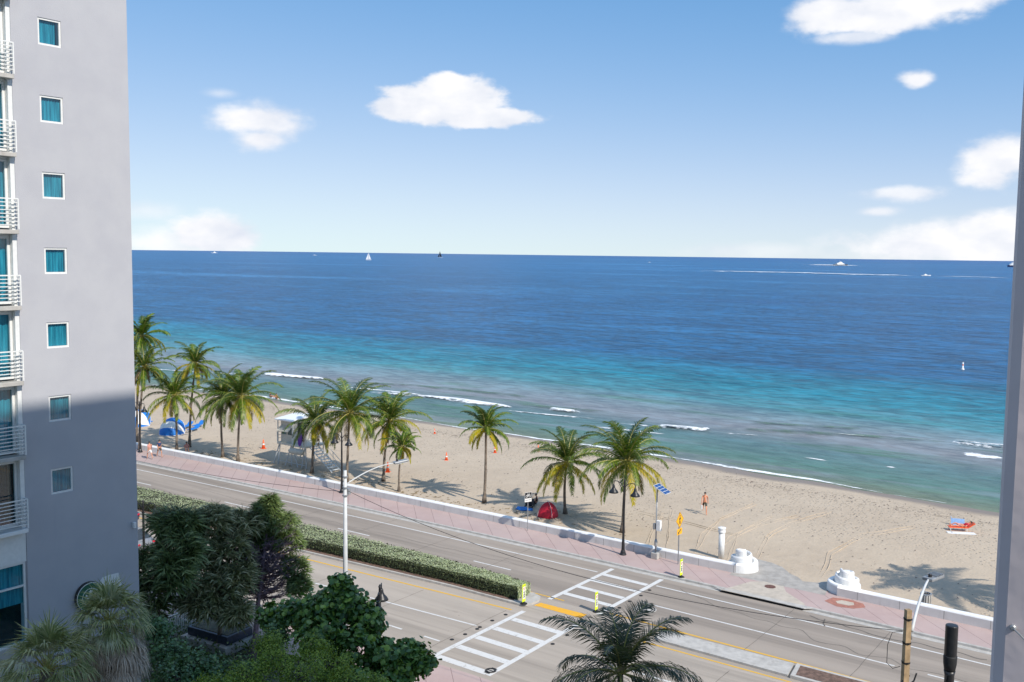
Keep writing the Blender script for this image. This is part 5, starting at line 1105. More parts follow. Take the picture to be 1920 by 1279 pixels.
def person(loc, rz, lab, pose='walk', skin='tanskin', top=None, bottom=None, hat=None, phase=.5, grp=None, hair='hair'):
    t = thing('person', lab, 'person', loc, rz, grp)
    V = Vector
    if pose in ('walk', 'stand'):
        a = phase if pose == 'walk' else .1; pel = V((0, 0, .93)); ch = V((.03, 0, 1.22)); up_ = V((.03, 0, 1.42)); nk = V((.05, 0, 1.50)); hd = V((.075, 0, 1.60)); tp_ = V((.065, 0, 1.70))
        sh = [V((.02, s * .18, 1.41)) for s in (1, -1)]; el = [V((-.10 + a * .2 * s, s * .25, 1.14)) for s in (-1, 1)][::-1]; el = [V((-.04 - a * .18 * s, s * .25, 1.14)) for s in (1, -1)]; wr = [V((.06 - a * .30 * s, s * .27, .90)) for s in (1, -1)]
        hp = [V((0, s * .09, .90)) for s in (1, -1)]; kn = [V((.05 + a * .32 * s, s * .10, .50)) for s in (1, -1)]; an = [V((-.03 + a * .50 * s, s * .10, .09 + (.10 * a if s < 0 else 0))) for s in (1, -1)]; toe = [p + V((.15, .02, -.05)) for p in an]; fd = V((0, 0, -1))
    elif pose == 'lie':       # reclining on the back, head at +x, knees slightly raised
        pel = V((0, 0, .40)); ch = V((.30, 0, .48)); up_ = V((.48, 0, .58)); nk = V((.56, 0, .64)); hd = V((.66, 0, .70)); tp_ = V((.75, 0, .75))
        sh = [V((.46, s * .18, .58)) for s in (1, -1)]; el = [V((.22, s * .30, .45)) for s in (1, -1)]; wr = [V((.0, s * .24, .50)) for s in (1, -1)]
        hp = [V((-.05, s * .09, .40)) for s in (1, -1)]; kn = [V((-.42, s * .12, .60 if s > 0 else .44)) for s in (1, -1)]; an = [V((-.80, s * .11, .40)) for s in (1, -1)]; toe = [p + V((-.05, 0, .15)) for p in an]; fd = V((-1, 0, 0))
    else:                     # sit on the ground, leaning back a little, knees bent
        pel = V((0, 0, .14)); ch = V((-.06, 0, .42)); up_ = V((-.04, 0, .60)); nk = V((-.02, 0, .68)); hd = V((.01, 0, .78)); tp_ = V((.0, 0, .88))
        sh = [V((-.05, s * .18, .59)) for s in (1, -1)]; el = [V((.08, s * .25, .38)) for s in (1, -1)]; wr = [V((.30, s * .18, .40)) for s in (1, -1)]
        hp = [V((.04, s * .09, .13)) for s in (1, -1)]; kn = [V((.40, s * .14, .42)) for s in (1, -1)]; an = [V((.62, s * .12, .08)) for s in (1, -1)]; toe = [p + V((.15, 0, -.03)) for p in an]; fd = V((.6, 0, -.6))
    J = [pel, ch, up_, nk, hd, tp_, hd + (V((.085, 0, -.01)) if pose != 'lie' else V((-.02, 0, .09)))]; E_ = [(0, 1), (1, 2), (2, 3), (3, 4), (4, 5), (4, 6)]; Rr = [.125, .12, .11, .05, .088, .062, .02]
    for i in (0, 1):
        b0 = len(J); J += [sh[i], el[i], wr[i], wr[i] + (wr[i] - el[i]).normalized() * .07]; E_ += [(2, b0), (b0, b0 + 1), (b0 + 1, b0 + 2), (b0 + 2, b0 + 3)]; Rr += [.058, .042, .028, .032]
        dr = (wr[i] - el[i]).normalized(); sd = V((0, 1, 0)) if abs(dr.y) < .8 else V((1, 0, 0))
        for k in range(4):
            c = len(J); o = sd * (-.027 + .018 * k); L_ = (.07, .085, .08, .06)[k]; J += [wr[i] + dr * .085 + o, wr[i] + dr * (.085 + L_ * .55) + o * 1.2, wr[i] + dr * (.08 + L_) + o * 1.2 + fd * .015]; E_ += [(b0 + 3, c), (c, c + 1), (c + 1, c + 2)]; Rr += [.011, .009, .007]
        c = len(J); J += [wr[i] + dr * .04 - sd * .035, wr[i] + dr * .075 - sd * .055]; E_ += [(b0 + 3, c), (c, c + 1)]; Rr += [.012, .008]
        b1 = len(J); J += [hp[i], kn[i], an[i], toe[i]]; E_ += [(0, b1), (b1, b1 + 1), (b1 + 1, b1 + 2), (b1 + 2, b1 + 3)]; Rr += [.088, .058, .038, .035]
    meshobj('body', skin_mesh(J, E_, Rr), MT[skin], t)
    m = MB(); ax = (tp_ - nk).normalized(); c = hd + ax * .02 - (V((.02, 0, 0)) if pose != 'lie' else V((0, 0, .02)))
    bm = bmesh.new(); bmesh.ops.create_uvsphere(bm, u_segments=12, v_segments=8, radius=.108)
    qr = V((0, 0, 1)).rotation_difference(ax); bm.verts.ensure_lookup_table(); keep = [v for v in bm.verts]
    for v in bm.verts: v.co = qr @ V((v.co.x, v.co.y * .92, max(v.co.z, -.01))) + c + ax * .035
    bm.verts.index_update(); m.add([v.co.copy() for v in bm.verts], [tuple(v.index for v in f.verts) for f in bm.faces]); bm.free(); m.build('hair', MT[hair], t, smooth=True)
    if hat: MB().lathe(tp_ + V((0, 0, -.03)), [(.20, 0), (.19, .02), (.11, .03), (.10, .10), (.03, .12)], 14).build('hat', MT[hat], t, smooth=True)
    if bottom:
        meshobj('shorts', skin_mesh([pel + (ch - pel) * .2, pel, hp[0], hp[0].lerp(kn[0], .75), hp[1], hp[1].lerp(kn[1], .75)], [(0, 1), (1, 2), (2, 3), (1, 4), (4, 5)], [.135, .142, .105, .092, .105, .092], 1), MT[bottom], t)
    if top:
        meshobj('shirt', skin_mesh([pel + (ch - pel) * .1, ch, up_, up_.lerp(nk, .5), sh[0], sh[0].lerp(el[0], .6), sh[1], sh[1].lerp(el[1], .6)], [(0, 1), (1, 2), (2, 3), (2, 4), (4, 5), (2, 6), (6, 7)], [.142, .138, .128, .07, .072, .060, .072, .060], 1), MT[top], t)
    return t, wr
MT['khaki'] = paint('dark_olive_cloth', (.07, .065, .05), .9, .1); MT['navy'] = paint('navy_cloth', (.03, .05, .13), .9, .1); MT['whitecloth'] = paint('white_cloth', (.72, .72, .72), .9, .05); MT['pinkcloth'] = paint('pink_cloth', (.60, .28, .24), .9, .1); MT['charcoal'] = paint('charcoal_cloth', (.03, .03, .035), .9, .1)
MT['ltblue'] = paint('pale_blue_cloth', (.22, .36, .60), .9, .1); MT['greenhat'] = paint('pale_green_cap', (.35, .52, .40), .8, .1)
p = onb(1321, 962.5); tt, wr = person(p, R(-150), 'shirtless person in dark shorts walking on the open sand with a white bag', 'walk', 'tanskin', None, 'khaki', None, 1.0)
bag = MB(); bag.box((-.16, -.06, -.46), (.16, .06, -.12), .04); bag.tube([(-.1, 0, -.13), (-.05, 0, 0), (.05, 0, 0), (.1, 0, -.13)], .012, 5); o = tag(bag.build('carrier_bag', MT['whitecloth']), 'white carrier bag held by the walking person on the sand', 'bag')
o.location = Vector(p) + Matrix.Rotation(R(-150), 3, 'Z') @ wr[1] + Vector((0, 0, -.03)); o.rotation_euler = (0, 0, R(-150))
p = on(281, 861, .12); person(p, R(80), 'pedestrian in pink shirt and white shorts on the pavement, left of a pair', 'walk', 'skin', 'pinkcloth', 'whitecloth', None, .8, 'pair of pedestrians by the promenade wall')
p = on(299, 857, .12); person(p, R(-95), 'pedestrian in navy shirt on the pavement, right of a pair', 'walk', 'skin', 'navy', 'khaki', None, .6, 'pair of pedestrians by the promenade wall')
p = onb(350, 845); person(p, R(-120), 'sunburnt person sitting on the sand at the foot of the leaning palm', 'sit', 'tanskin', 'pinkcloth', 'whitecloth')
p = onb(1005, 946); person(p, R(120), 'person in dark clothes sitting left of the red tent', 'sit', 'skin', 'charcoal', 'charcoal')
# cart and blue bundle beside
b = onb(993, 951); t = thing('beach_cart', 'dark folding cart of belongings between the person and the bicycle sign', 'cart', b, R(20)); MB().box((-.4, -.28, .18), (.4, .28, .62), .05).build('basket', MT['charcoal'], t)
for x in (-.3, .3):
    for y in (-.3, .3):
        m = MB().lathe((0, 0, 0), [(.03, -.03), (.11, -.03), (.11, .03), (.03, .03)], 14); m.v = [Matrix.Rotation(R(90), 3, 'X') @ v + Vector((x, y, .11)) for v in m.v]; m.build('wheel', MT['asphalt_black'], t)
MB().tube([(.4, -.22, .5), (.62, -.22, .98), (.62, .22, .98), (.4, .22, .5)], .02, 6).build('handle', MT['black'], t); MB().box((-.25, -.2, .62), (.2, .2, .92), .08).build('load', MT['black'], t)
m = MB()
bm = bmesh.new(); bmesh.ops.create_icosphere(bm, subdivisions=3, radius=.5)
for v in bm.verts: n_ = noise.noise(v.co * 3.1); v.co = Vector((v.co.x * (1.6 + n_ * .5), v.co.y * (.7 + n_ * .4), max(0, v.co.z * .32 * (1 + n_))))
bm.verts.index_update(); m.add([v.co.copy() for v in bm.verts], [tuple(v.index for v in f.verts) for f in bm.faces]); bm.free()
o = tag(m.build('blue_blanket', MT['blue'], smooth=True), 'crumpled blue blanket on the sand left of the bicycle sign post', 'blanket'); o.location = onb(981, 955); o.rotation_euler = (0, 0, R(100))
# recliner far right
lt = lounger(1802, 995, R(-62), 'low orange lounger with a reader on the sand at the far right', MT['orange'], 'reader on the far right sand')
p = onb(1802, 995); person(p + Vector((0, 0, -.02)), R(-62), 'person in red reading on the orange lounger at the far right', 'lie', 'tanskin', 'red', 'pinkcloth', None, 0)
m = MB(); m.box((-.5, -.012, 0), (.5, .012, .55)); m.box((-.5, -.03, .0), (-.46, .03, .7)); o = tag(m.build('wind_screen', MT['ltblue']), 'small pale blue screen propped behind the far right lounger', 'screen'); o.location = onb(1796, 985); o.rotation_euler = (R(-30), 0, R(-70))
m = MB().box((-1.05, -.3, 0), (1.0, .3, .03), .01); o = tag(m.build('beach_towel', MT['whitecloth']), 'white towel on the sand in front of the far right lounger', 'towel'); o.location = onb(1803, 1000); o.rotation_euler = (0, 0, R(-62))
p = onb(518, 749); person(p, R(-100), 'person sitting on the sand near the water between the palms at the left', 'sit', 'tanskin', None, 'khaki', None)
p = onb(507, 747); person(p, R(-60), 'person in dark swimwear near the water at the left', 'sit', 'skin', 'charcoal', 'charcoal')
# driftwood-like scraps and palm litter along the wall
rr = random.Random(5); m = MB()
for _ in range(420):
    v = rr.uniform(42, 85) if rr.random() < .75 else rr.uniform(28, 85); u = wallu(v) + rr.uniform(.8, 4.2); a = rr.uniform(0, 6.28); l = rr.uniform(.08, .38); z = .03
    m.tube([(u, v, z), (u + math.cos(a) * l, v + math.sin(a) * l, z + rr.uniform(0, .06))], .02, 4)
tag(m.build('palm_litter', MT['palm_b']), 'scattered dry palm litter on the sand behind the wall', None, None, 'stuff')

# ================================================================== SEA THINGS
def foam_ribbon(name, pts, w, z, lab, hump=.0, jit=.6, seed=1, widths=None):
    rr = random.Random(seed); P = [on(x, y, SEA) for x, y in pts]; fine = []
    for i in range(len(P) - 1):
        n = max(2, int((P[i + 1] - P[i]).length / 1.2)); fine += [P[i].lerp(P[i + 1], k / n) for k in range(n)]
    fine.append(P[-1]); N_ = len(fine); K = 7; vs = []; ed = []
    for i, p in enumerate(fine):
        a, b = fine[max(0, i - 3)], fine[min(N_ - 1, i + 3)]; t = (b - a).normalized(); nn = Vector((t.y, -t.x, 0)); nn = nn if nn.x > 0 else -nn; q = i / (N_ - 1); taper = min(1, q * 7, (1 - q) * 7) ** .6; ww = w * taper * (1 + jit * noise.noise(Vector((p.x * .12, p.y * .12, seed))))
        off = nn * (w * .6 * noise.noise(Vector((p.y * .06, seed * 3.1, 0))))
        for k in range(K):
            s = k / (K - 1); vs.append(p + off + nn * ww * (s - .5) + Vector((0, 0, z + hump * math.sin(min(1, s * 1.15) * math.pi) ** 1.5 * taper))); ed.append((1 - abs(s * 2 - 1) ** 2.2) * taper)
    m = MB(); m.add(vs, [(i * K + k, i * K + k + 1, (i + 1) * K + k + 1, (i + 1) * K + k) for i in range(N_ - 1) for k in range(K - 1)])
    o = m.build(name, MT['foam'], smooth=True); a = o.data.attributes.new('edge', 'FLOAT', 'POINT'); a.data.foreach_set('value', ed)
    if o.data.polygons[0].normal.z < 0: o.data.flip_normals()
    return tag(o, lab, None, None, 'stuff')
foam_ribbon('wave_foam', [(490, 701), (520, 704), (560, 708), (615, 713)], 3.6, .02, 'white breaker crest behind the left palms', .35, seed=1)
foam_ribbon('wave_foam', [(690, 736), (760, 742), (830, 750), (899, 758), (970, 765)], 3.6, .02, 'long broken crest in mid shallows', .3, seed=2)
foam_ribbon('wave_foam', [(1026, 765), (1060, 769), (1102, 773)], 2.8, .02, 'short breaker crest left of the largest palm', .35, seed=3)
foam_ribbon('wave_foam', [(934, 768), (1000, 775), (1070, 782), (1129, 788)], 1.5, .02, 'thin foam line inshore of the short breaker', .08, seed=4)
foam_ribbon('wave_foam', [(1226, 796), (1270, 799), (1310, 803), (1350, 806)], 3.6, .02, 'breaker crest right of the largest palm', .35, seed=5)
foam_ribbon('wave_foam', [(1782, 826), (1820, 831), (1860, 836), (1925, 842)], 6.0, .02, 'bright breaker at the right by the grey column', .45, seed=6)
foam_ribbon('wave_foam', [(1800, 848), (1840, 853), (1900, 860)], 3.5, .015, 'spent foam inshore of the right breaker', .02, seed=7)
foam_ribbon('wave_foam', [(1500, 857), (1560, 866)], 1.2, .015, 'faint foam line in the shallows', .03, seed=8); foam_ribbon('wave_foam', [(1645, 872), (1700, 879)], 1.3, .015, 'faint foam streak in the shallows at right', .03, seed=9)
sp_ = [(252, 719), (400, 733), (508, 746), (620, 763), (776, 787), (869, 802), (940, 811), (1010, 823), (1113, 836), (1259, 858), (1399, 881), (1520, 899), (1661, 927), (1780, 945), (1900, 965)]
foam_ribbon('shore_foam', sp_, .8, .03, 'thin broken line of foam where the sea meets the sand', .0, 1.6, seed=10)
def water_at(px, py, D): q = ray(px, py); k = D / q.dot(fwd); return Vector((q.x * k, q.y * k, SEA))
def hull_boat(px, D, Lpx, heading, lab, kind):
    b = water_at(px, 480, D); L = Lpx * D / FPX; t = thing({'yacht': 'motor_yacht', 'speed': 'speedboat', 'ship': 'cargo_ship', 'cruiser': 'motor_boat'}[kind], lab, {'yacht': 'yacht', 'speed': 'speedboat', 'ship': 'ship', 'cruiser': 'boat'}[kind], b, heading)
    hb = L * .11; fb = L * (.07 if kind != 'ship' else .09); m = MB(); S = [(-.5, .8), (-.3, 1), (0, 1), (.25, .85), (.4, .5), (.5, .03)]
    for i, (x, w) in enumerate(S): m.v += [Vector((x * L, -hb * w * .75, -.3)), Vector((x * L, hb * w * .75, -.3)), Vector((x * L, hb * w, fb * (1 + .5 * max(0, x)))), Vector((x * L, -hb * w, fb * (1 + .5 * max(0, x))))]
    m.f = [(i * 4 + k, i * 4 + (k + 1) % 4, i * 4 + 4 + (k + 1) % 4, i * 4 + 4 + k) for i in range(5) for k in range(4)] + [(3, 2, 1, 0), (20, 21, 22, 23)]; m.m = [0] * len(m.f)
    m.build('hull', MT['navy'] if kind == 'ship' else (MT['charcoal'] if kind == 'yacht' else MT['whitecloth']), t)
    lv = {'yacht': [(-.32, .25, 1.0, .06), (-.22, .14, .8, .055), (-.10, .06, .6, .05)], 'speed': [(-.2, .12, .7, .06), (-.15, 0, .6, .04)], 'ship': [(.22, .42, .9, .16), (-.42, .2, .8, .05)], 'cruiser': [(-.25, .2, .9, .09), (-.15, .1, .7, .08)]}[kind]; z = fb
    for a, c, w, h in lv:
        m = MB(); x0, x1 = a * L, c * L; hh = h * L; y = hb * w; m.add([(x0, -y, z), (x1, -y * .8, z), (x1, y * .8, z), (x0, y, z), (x0, -y * .9, z + hh), (x1 - hh * 1.1, -y * .7, z + hh), (x1 - hh * 1.1, y * .7, z + hh), (x0, y * .9, z + hh)], [(3, 2, 1, 0), (4, 5, 6, 7), (0, 1, 5, 4), (1, 2, 6, 5), (2, 3, 7, 6), (3, 0, 4, 7)]); m.build('superstructure', MT['red'] if (kind == 'ship' and a < 0) else MT['white'], t); z += hh if kind != 'ship' else 0
    MB().tube([(-.05 * L, 0, z), (-.07 * L, 0, z + .08 * L)], L * .006, 5).build('mast', MT['white'], t); return t
hull_boat(1577, 2700, 30, R(-40), 'white motor yacht with dark hull near the horizon at the right', 'yacht')
hull_boat(1738, 1250, 20, R(-44), 'small white speedboat trailing a long wake at the right', 'speed')
hull_boat(1908, 2900, 36, R(125), 'dark blue and white ship cut off by the grey column', 'ship')
hull_boat(402, 7000, 11, R(140), 'tiny white motor boat on the horizon left above the cloud bank', 'cruiser')
hull_boat(590, 5200, 7, R(-50), 'tiny white boat with a streak of wake left of the white sailboat', 'speed')
hull_boat(1218, 3000, 5, R(-50), 'tiny white speck of a boat in mid horizon', 'speed')
def sailboat(px, D, hpx, lab, mat, rz):
    b = water_at(px, 480, D); h = hpx * D / FPX; t = thing('sailing_boat', lab, 'sailboat', b, rz, 'sailing boats on the horizon'); L = h * .75; m = MB(); S = [(-.5, .7), (-.1, 1), (.3, .7), (.5, .03)]
    for x, w in S: m.v += [Vector((x * L, -L * .1 * w, -.3)), Vector((x * L, L * .1 * w, -.3)), Vector((x * L, L * .12 * w, L * .09)), Vector((x * L, -L * .12 * w, L * .09))]
    m.f = [(i * 4 + k, i * 4 + (k + 1) % 4, i * 4 + 4 + (k + 1) % 4, i * 4 + 4 + k) for i in range(3) for k in range(4)] + [(3, 2, 1, 0), (12, 13, 14, 15)]; m.m = [0] * len(m.f); m.build('hull', MT['whitecloth'], t)
    MB().tube([(.05 * L, 0, 0), (.05 * L, 0, h)], h * .008, 6).build('mast', MT['grey_metal'], t)
    m = MB(); n = 6
    for i in range(n + 1): q = i / n; m.v += [Vector((.04 * L, 0, h * (.14 + .84 * q))), Vector((.04 * L - L * .24 * (1 - q), L * .07 * math.sin(q * 3.14 * .8 + .4), h * (.14 + .84 * q))), Vector((.04 * L - L * .46 * (1 - q), L * .02, h * (.14 + .84 * q)))]
    m.f = [(i * 3 + k, i * 3 + k + 1, i * 3 + k + 4, i * 3 + k + 3) for i in range(n) for k in range(2)]; m.m = [0] * len(m.f); m.build('mainsail', mat, t)
    m = MB().add([(.48 * L, 0, h * .1), (.08 * L, 0, h * .85), (.12 * L, L * .05, h * .12)], [(0, 1, 2)]); m.build('jib', mat, t)
sailboat(691, 2650, 14, 'sailing boat with a white sail on the horizon, left of the dark one', MT['whitecloth'], R(150)); sailboat(825, 4300, 13, 'sailing boat with a dark sail on the horizon', MT['charcoal'], R(100))
foam_ribbon('boat_wake', [(1735, 518.2), (1690, 517.6), (1600, 515.5), (1500, 512.5), (1400, 510.5), (1300, 508.5)], 26, .35, 'long white wake behind the speedboat', 1.0, .3, 11)
foam_ribbon('boat_wake', [(1590, 498.2), (1565, 498.0), (1540, 497.2)], 110, .3, 'short white wake of the motor yacht', 1.6, .2, 12)
foam_ribbon('boat_wake', [(1900, 522), (1860, 520.5), (1800, 519), (1750, 518.2)], 14, .2, 'faint wake line right of the speedboat', .3, .3, 13)
b = on(1805, 693, SEA); t = thing('marker_buoy', 'slim white marker buoy floating on dark blue water at the right', 'buoy', b); MB().lathe((0, 0, 0), [(.32, -.3), (.34, .15), (.16, .25), (.15, 1.35), (.03, 1.5)], 12).build('float', MT['white'], t, smooth=True); MB().lathe((0, 0, 0), [(.155, .8), (.155, 1.05)], 12, False).build('orange_band', MT['orange'], t)

# ================================================================== CORNER BED, CARS
def car(loc, rz, lab, mat, h=1.45):
    t = thing('parked_car', lab, 'car', loc, rz, None); L, W_ = 4.6, .90
    S = [(-2.3, .55, .75, .60), (-2.2, .45, .86, .80), (-1.6, .38, .95, .86), (-.6, .34, .93, .90), (.7, .34, .93, .90), (1.5, .38, .86, .86), (2.1, .42, .72, .80), (2.3, .50, .60, .62)]
    m = MB(); n = 8
    for x, zl, zb, w in S: m.v += [Vector(p) for p in ((x, -w * .9, zl - .12), (x, -w, zl + .1), (x, -w, zb - .12), (x, -w * .9, zb), (x, w * .9, zb), (x, w, zb - .12), (x, w, zl + .1), (x, w * .9, zl - .12))]
    m.f = [(i * n + k, i * n + (k + 1) % n, i * n + n + (k + 1) % n, i * n + n + k) for i in range(7) for k in range(n)] + [tuple(range(n))[::-1], tuple(7 * n + k for k in range(n))]; m.m = [0] * len(m.f); m.build('body', mat, t, smooth=True)
    m = MB(); C_ = [(-1.75, .94, .78, .92), (-1.05, h - .04, .62, .0), (.25, h, .62, 0), (1.15, .92, .76, 0)]
    P_ = [(-1.8, -.80, .93), (-1.0, -.60, h - .03), (.2, -.60, h), (1.2, -.78, .90), (-1.8, .80, .93), (-1.0, .60, h - .03), (.2, .60, h), (1.2, .78, .90)]
    m.add(P_, [(0, 1, 5, 4), (2, 3, 7, 6), (0, 3, 2, 1), (4, 5, 6, 7)]); m.build('windows', MT['glassdark'], t)
    m = MB(); m.add([(-1.05, -.61, h - .035), (.22, -.61, h + .005), (.22, .61, h + .005), (-1.05, .61, h - .035), (-1.0, -.45, h + .03), (.15, -.45, h + .05), (.15, .45, h + .05), (-1.0, .45, h + .03)], [(3, 2, 1, 0), (4, 5, 6, 7), (0, 1, 5, 4), (1, 2, 6, 5), (2, 3, 7, 6), (3, 0, 4, 7)]); m.build('roof', mat, t, smooth=True)
    for x in (-1.4, 1.45):
        for y in (-.82, .82):
            m = MB().lathe((0, 0, 0), [(.2, -.1), (.32, -.09), (.33, .0), (.32, .09), (.2, .1)], 18); m.v = [Matrix.Rotation(R(90), 3, 'X') @ v + Vector((x, y, .33)) for v in m.v]; w = m.build('wheel', MT['asphalt_black'], t, smooth=True)
            m = MB().lathe((0, 0, 0), [(.0, -.11), (.2, -.105), (.2, .105), (0, .11)], 10); m.v = [Matrix.Rotation(R(90), 3, 'X') @ v + Vector((x, y, .33)) for v in m.v]; m.build('rim', MT['grey_metal'], w)
    for y in (-.62, .62): MB().box((2.16, y - .14, .58), (2.3, y + .14, .70), .03).build('headlight', MT['white'], t); MB().box((-2.31, y - .14, .68), (-2.2, y + .14, .80), .03).build('tail_light', MT['red'], t)
    return t
car((41.6, 67.5, .01), R(93), 'dark blue car in the near lane just right of the building edge', paint('dark_blue_car_paint', (.015, .03, .09), .2, .05, spec=.8))
car((38.3, 60.6, .01), R(93), 'grey car at the near kerb, mostly hidden by the dracaena', paint('grey_car_paint', (.20, .21, .23), .25, .05, spec=.8))
# white railing and dark planter under the corner trees
t = thing('metal_railing', 'pale metal railing with thin bars under the corner trees', 'railing', on(316, 1195, 0)); m = MB(); a_ = on(316, 1195, .1) - Vector(t.location); b_ = on(372, 1172, .1) - Vector(t.location); d_ = (b_ - a_); nb_ = 16
for i in range(nb_ + 1): p = a_ + d_ * i / nb_; m.box((p.x - .022, p.y - .022, 0), (p.x + .022, p.y + .022, 1.1))
m.tube([a_ + Vector((0, 0, 1.1)), b_ + Vector((0, 0, 1.1))], .03, 6); m.tube([a_ + Vector((0, 0, .12)), b_ + Vector((0, 0, .12))], .02, 6); m.build('bars', MT['frame'], t)
MT['slate'] = paint('dark_slate_rim', (.03, .04, .065), .4, .2)
q = on(430, 1205, 0); t = thing('stone_planter', 'stepped dark stone planter wall under the narrow-leaved tree', 'planter', (q.x, q.y, 0)); 
MB().box((-1.5, -1.3, 0), (.6, 2.0, .45), .03, rot=.1).build('lower_step', MT['concrete'], t); MB().box((-1.2, -1.1, .45), (.6, 1.8, .9), .03, rot=.1).build('upper_step', MT['slate'], t); MB().box((-1.05, -.95, .9), (.45, 1.65, .93), .0, rot=.1).build('soil', MT['ground'], t)

# ================================================================== WEAR AND TRACKS
def crack(pts, w, seed, mat='asphalt_black', z=.0075, name='road_crack', wig=.12):
    rr = random.Random(seed); P = []
    for a, b in zip(pts[:-1], pts[1:]):
        n = max(2, int(math.hypot(b[0] - a[0], b[1] - a[1]) / .3)); P += [(a[0] + (b[0] - a[0]) * i / n, a[1] + (b[1] - a[1]) * i / n) for i in range(n)]
    P.append(pts[-1]); rows = []
    for i, (u, v) in enumerate(P):
        q = noise.noise(Vector((u * .8, v * .8, seed))) * wig; a = P[max(0, i - 1)]; b = P[min(len(P) - 1, i + 1)]; d = Vector((b[0] - a[0], b[1] - a[1])).normalized(); ww = w * (.6 + .8 * abs(noise.noise(Vector((u * 2, v * 2, seed + 5))))) * .5
        rows.append([(u - d.y * (q - ww), v + d.x * (q - ww), z), (u - d.y * (q + ww), v + d.x * (q + ww), z)])
    return sheet(name, rows, MT[mat])
MT['joint'] = paint('road_joint', (.13, .115, .10), .9, .2)
for i, v in enumerate((14, 19.5, 38.5, 44.6, 51, 57.5, 64, 70.5)): crack([(47.9, v), (kerb(v) - .5, v + .05)], .035, i, 'joint', wig=.03)
for i, v in enumerate((6, 12.5, 19, 25.2, 32.75, 38.8, 45, 51, 57.5)): crack([(36.9 + NB(v), v), (45.0 + NB(v), v + .04)], .035, 20 + i, 'joint', wig=.03)
crack([(50.75, -5), (50.8, 10), (51.6, 16), (52.6, 19.5), (53.3, 24), (54.6, 26.5)], .05, 41, 'joint', wig=.5); crack([(54.6, 9), (54.2, 15), (54.9, 18.5)], .12, 42, 'joint', wig=.5); crack([(53.9, 17.2), (55.0, 17.6)], .09, 43, 'joint', wig=.4)
crack([(38.0, 24.5), (40.5, 20), (41.5, 12)], .035, 44, 'joint', wig=.6); crack([(52.2, 36), (52.0, 46), (51.6, 58), (51.9, 72)], .03, 45, 'joint', wig=.4)
def ridge(pts, r, seed, gap=0.0):
    m = MB(); P = []
    pts = [Vector(p) for p in pts]
    for a, b in zip(pts[:-1], pts[1:]):
        n = max(2, int((b - a).length / .35)); P += [a.lerp(b, i / n) for i in range(n)]
    P.append(pts[-1])
    Q = [Vector((p.x + .18 * noise.noise(Vector((p.x * .35, p.y * .35, seed))), p.y + .18 * noise.noise(Vector((p.x * .35, p.y * .35, seed + 3))), zbeach(p.x, p.y) - r * .35 + .01)) for p in P]
    n = len(Q); rad = [r * (.6 + .9 * abs(noise.noise(Vector((q.x * 1.1, q.y * 1.1, seed))))) * min(1, i / 4 + .1, (n - i) / 4 + .1) for i, q in enumerate(Q)]
    m.tube(Q, rad, 6); o = m.build('sand_ridge', MT['sand'], smooth=True); a = o.data.attributes.new('dshore', 'FLOAT', 'POINT'); a.data.foreach_set('value', [-18.0] * len(o.data.vertices)); o['kind'] = 'stuff'; o['label'] = 'low sand ridge left by a tyre track'
rr = random.Random(8)
TR = [[(1208, 1040), (1222, 1000), (1245, 962)], [(1250, 1040), (1254, 1000), (1260, 955)], [(1300, 1050), (1320, 1005), (1352, 975), (1420, 945)], [(1330, 1060), (1370, 1010), (1430, 985), (1500, 968)], [(1420, 1050), (1440, 1010), (1480, 985), (1560, 960)],
      [(1540, 1085), (1560, 1040), (1620, 1005), (1720, 990)], [(1360, 1075), (1385, 1005), (1450, 970)], [(1190, 960), (1300, 985), (1400, 1010)]]
for i, t_ in enumerate(TR):
    P_ = [onb(*p) for p in t_]
    ridge(P_, .045, i * 3.3); ridge([p + Vector((.45, .35, 0)) for p in P_], .038, i * 3.3 + 1)
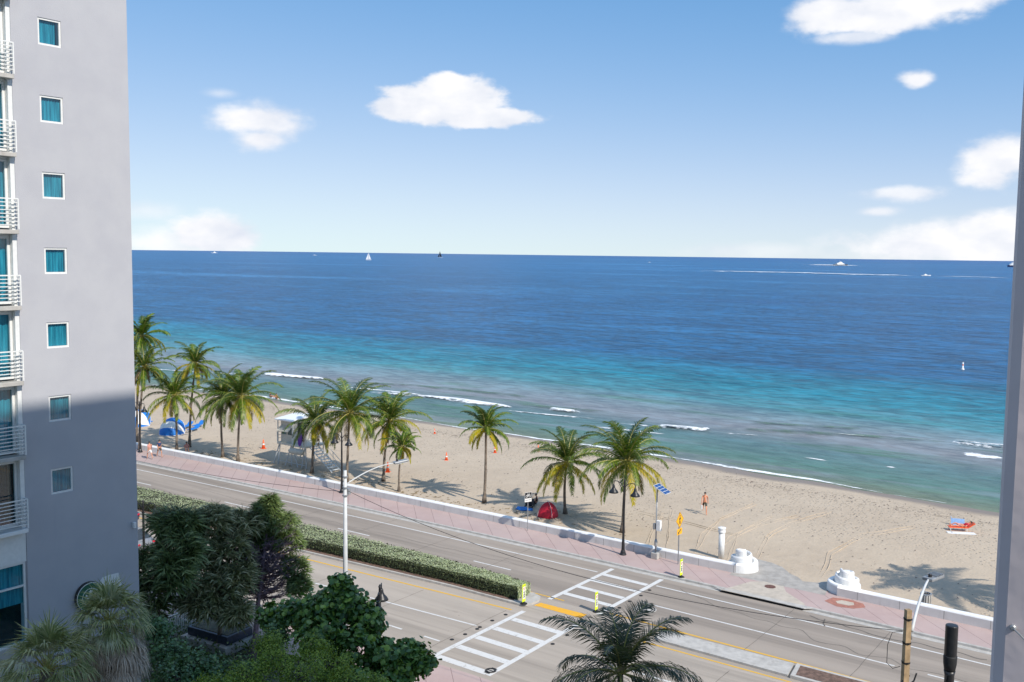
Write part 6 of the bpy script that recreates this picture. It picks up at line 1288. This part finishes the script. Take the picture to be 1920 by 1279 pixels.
# small scraps of weed and shells, thickest on the wrack line
m = MB()
for _ in range(2600):
    v = rr.uniform(8, 120); s_ = shore(v); u = s_ - (6.2 + rr.gauss(0, 1.1) if rr.random() < .45 else rr.uniform(3, 30)); z = zbeach(u, v) + .015; a = rr.uniform(0, 6.28); l = rr.uniform(.04, .20)
    m.add([(u, v, z), (u + math.cos(a) * l, v + math.sin(a) * l, z + .01), (u + math.cos(a + 1.2) * l * .6, v + math.sin(a + 1.2) * l * .6, z + .04)], [(0, 1, 2)])
tag(m.build('seaweed_scraps', MT['dkbark']), 'dark scraps of seaweed strewn along the upper beach', None, None, 'stuff')
# translucent green swell lines just outside the breakers
def swell_mat():
    m, nt, bs = nmat('green_swell'); att = nt.nodes.new('ShaderNodeAttribute'); att.attribute_name = 'edge'; n = noise_(nt, coords(nt, (1, .4, 1)), .9, 4, .6)
    nt.links.new(mixc(nt, rng(nt, n, .35, .65), (.05, .13, .055, 1), (.10, .19, .09, 1)), bs.inputs['Base Color']); bs.inputs['Roughness'].default_value = .35; bs.inputs['Specular IOR Level'].default_value = .15
    nt.links.new(rng(nt, math_(nt, 'ADD', math_(nt, 'MULTIPLY', att.outputs['Fac'], .5), n), .72, 1.35), bs.inputs['Alpha']); bump(nt, bs, n, .2); return m
MT['swell'] = swell_mat()
_f = MT['foam']
for i, (P_, w, l) in enumerate((([(1350, 803), (1480, 809), (1600, 817), (1700, 824), (1800, 831)], 3.2, 'long green swell left of the right breaker'), ([(960, 757), (1080, 768), (1180, 778)], 2.2, 'green swell behind the short breaker'), ([(640, 716), (740, 722), (880, 733), (1010, 748)], 3.4, 'long green swell offshore of the middle breakers'), ([(1380, 790), (1500, 797), (1640, 806)], 2.6, 'outer green swell at the right'))):
    MT['foam'] = MT['swell']; foam_ribbon('swell_line', P_, w, .015, l, .22, .7, 60 + i)
MT['foam'] = _f
for i, (P_, w) in enumerate((([(250, 690), (380, 698), (480, 703)], 1.0), ([(610, 722), (700, 731), (800, 741)], .9), ([(1130, 792), (1230, 800)], 1.0), ([(1560, 812), (1640, 819)], .8), ([(1100, 800), (1180, 807), (1260, 815)], .8), ([(1350, 812), (1430, 818)], .9))): foam_ribbon('wave_foam', P_, w, .015, 'thin scattered foam line in the shallows', .04, 1.2, 80 + i)
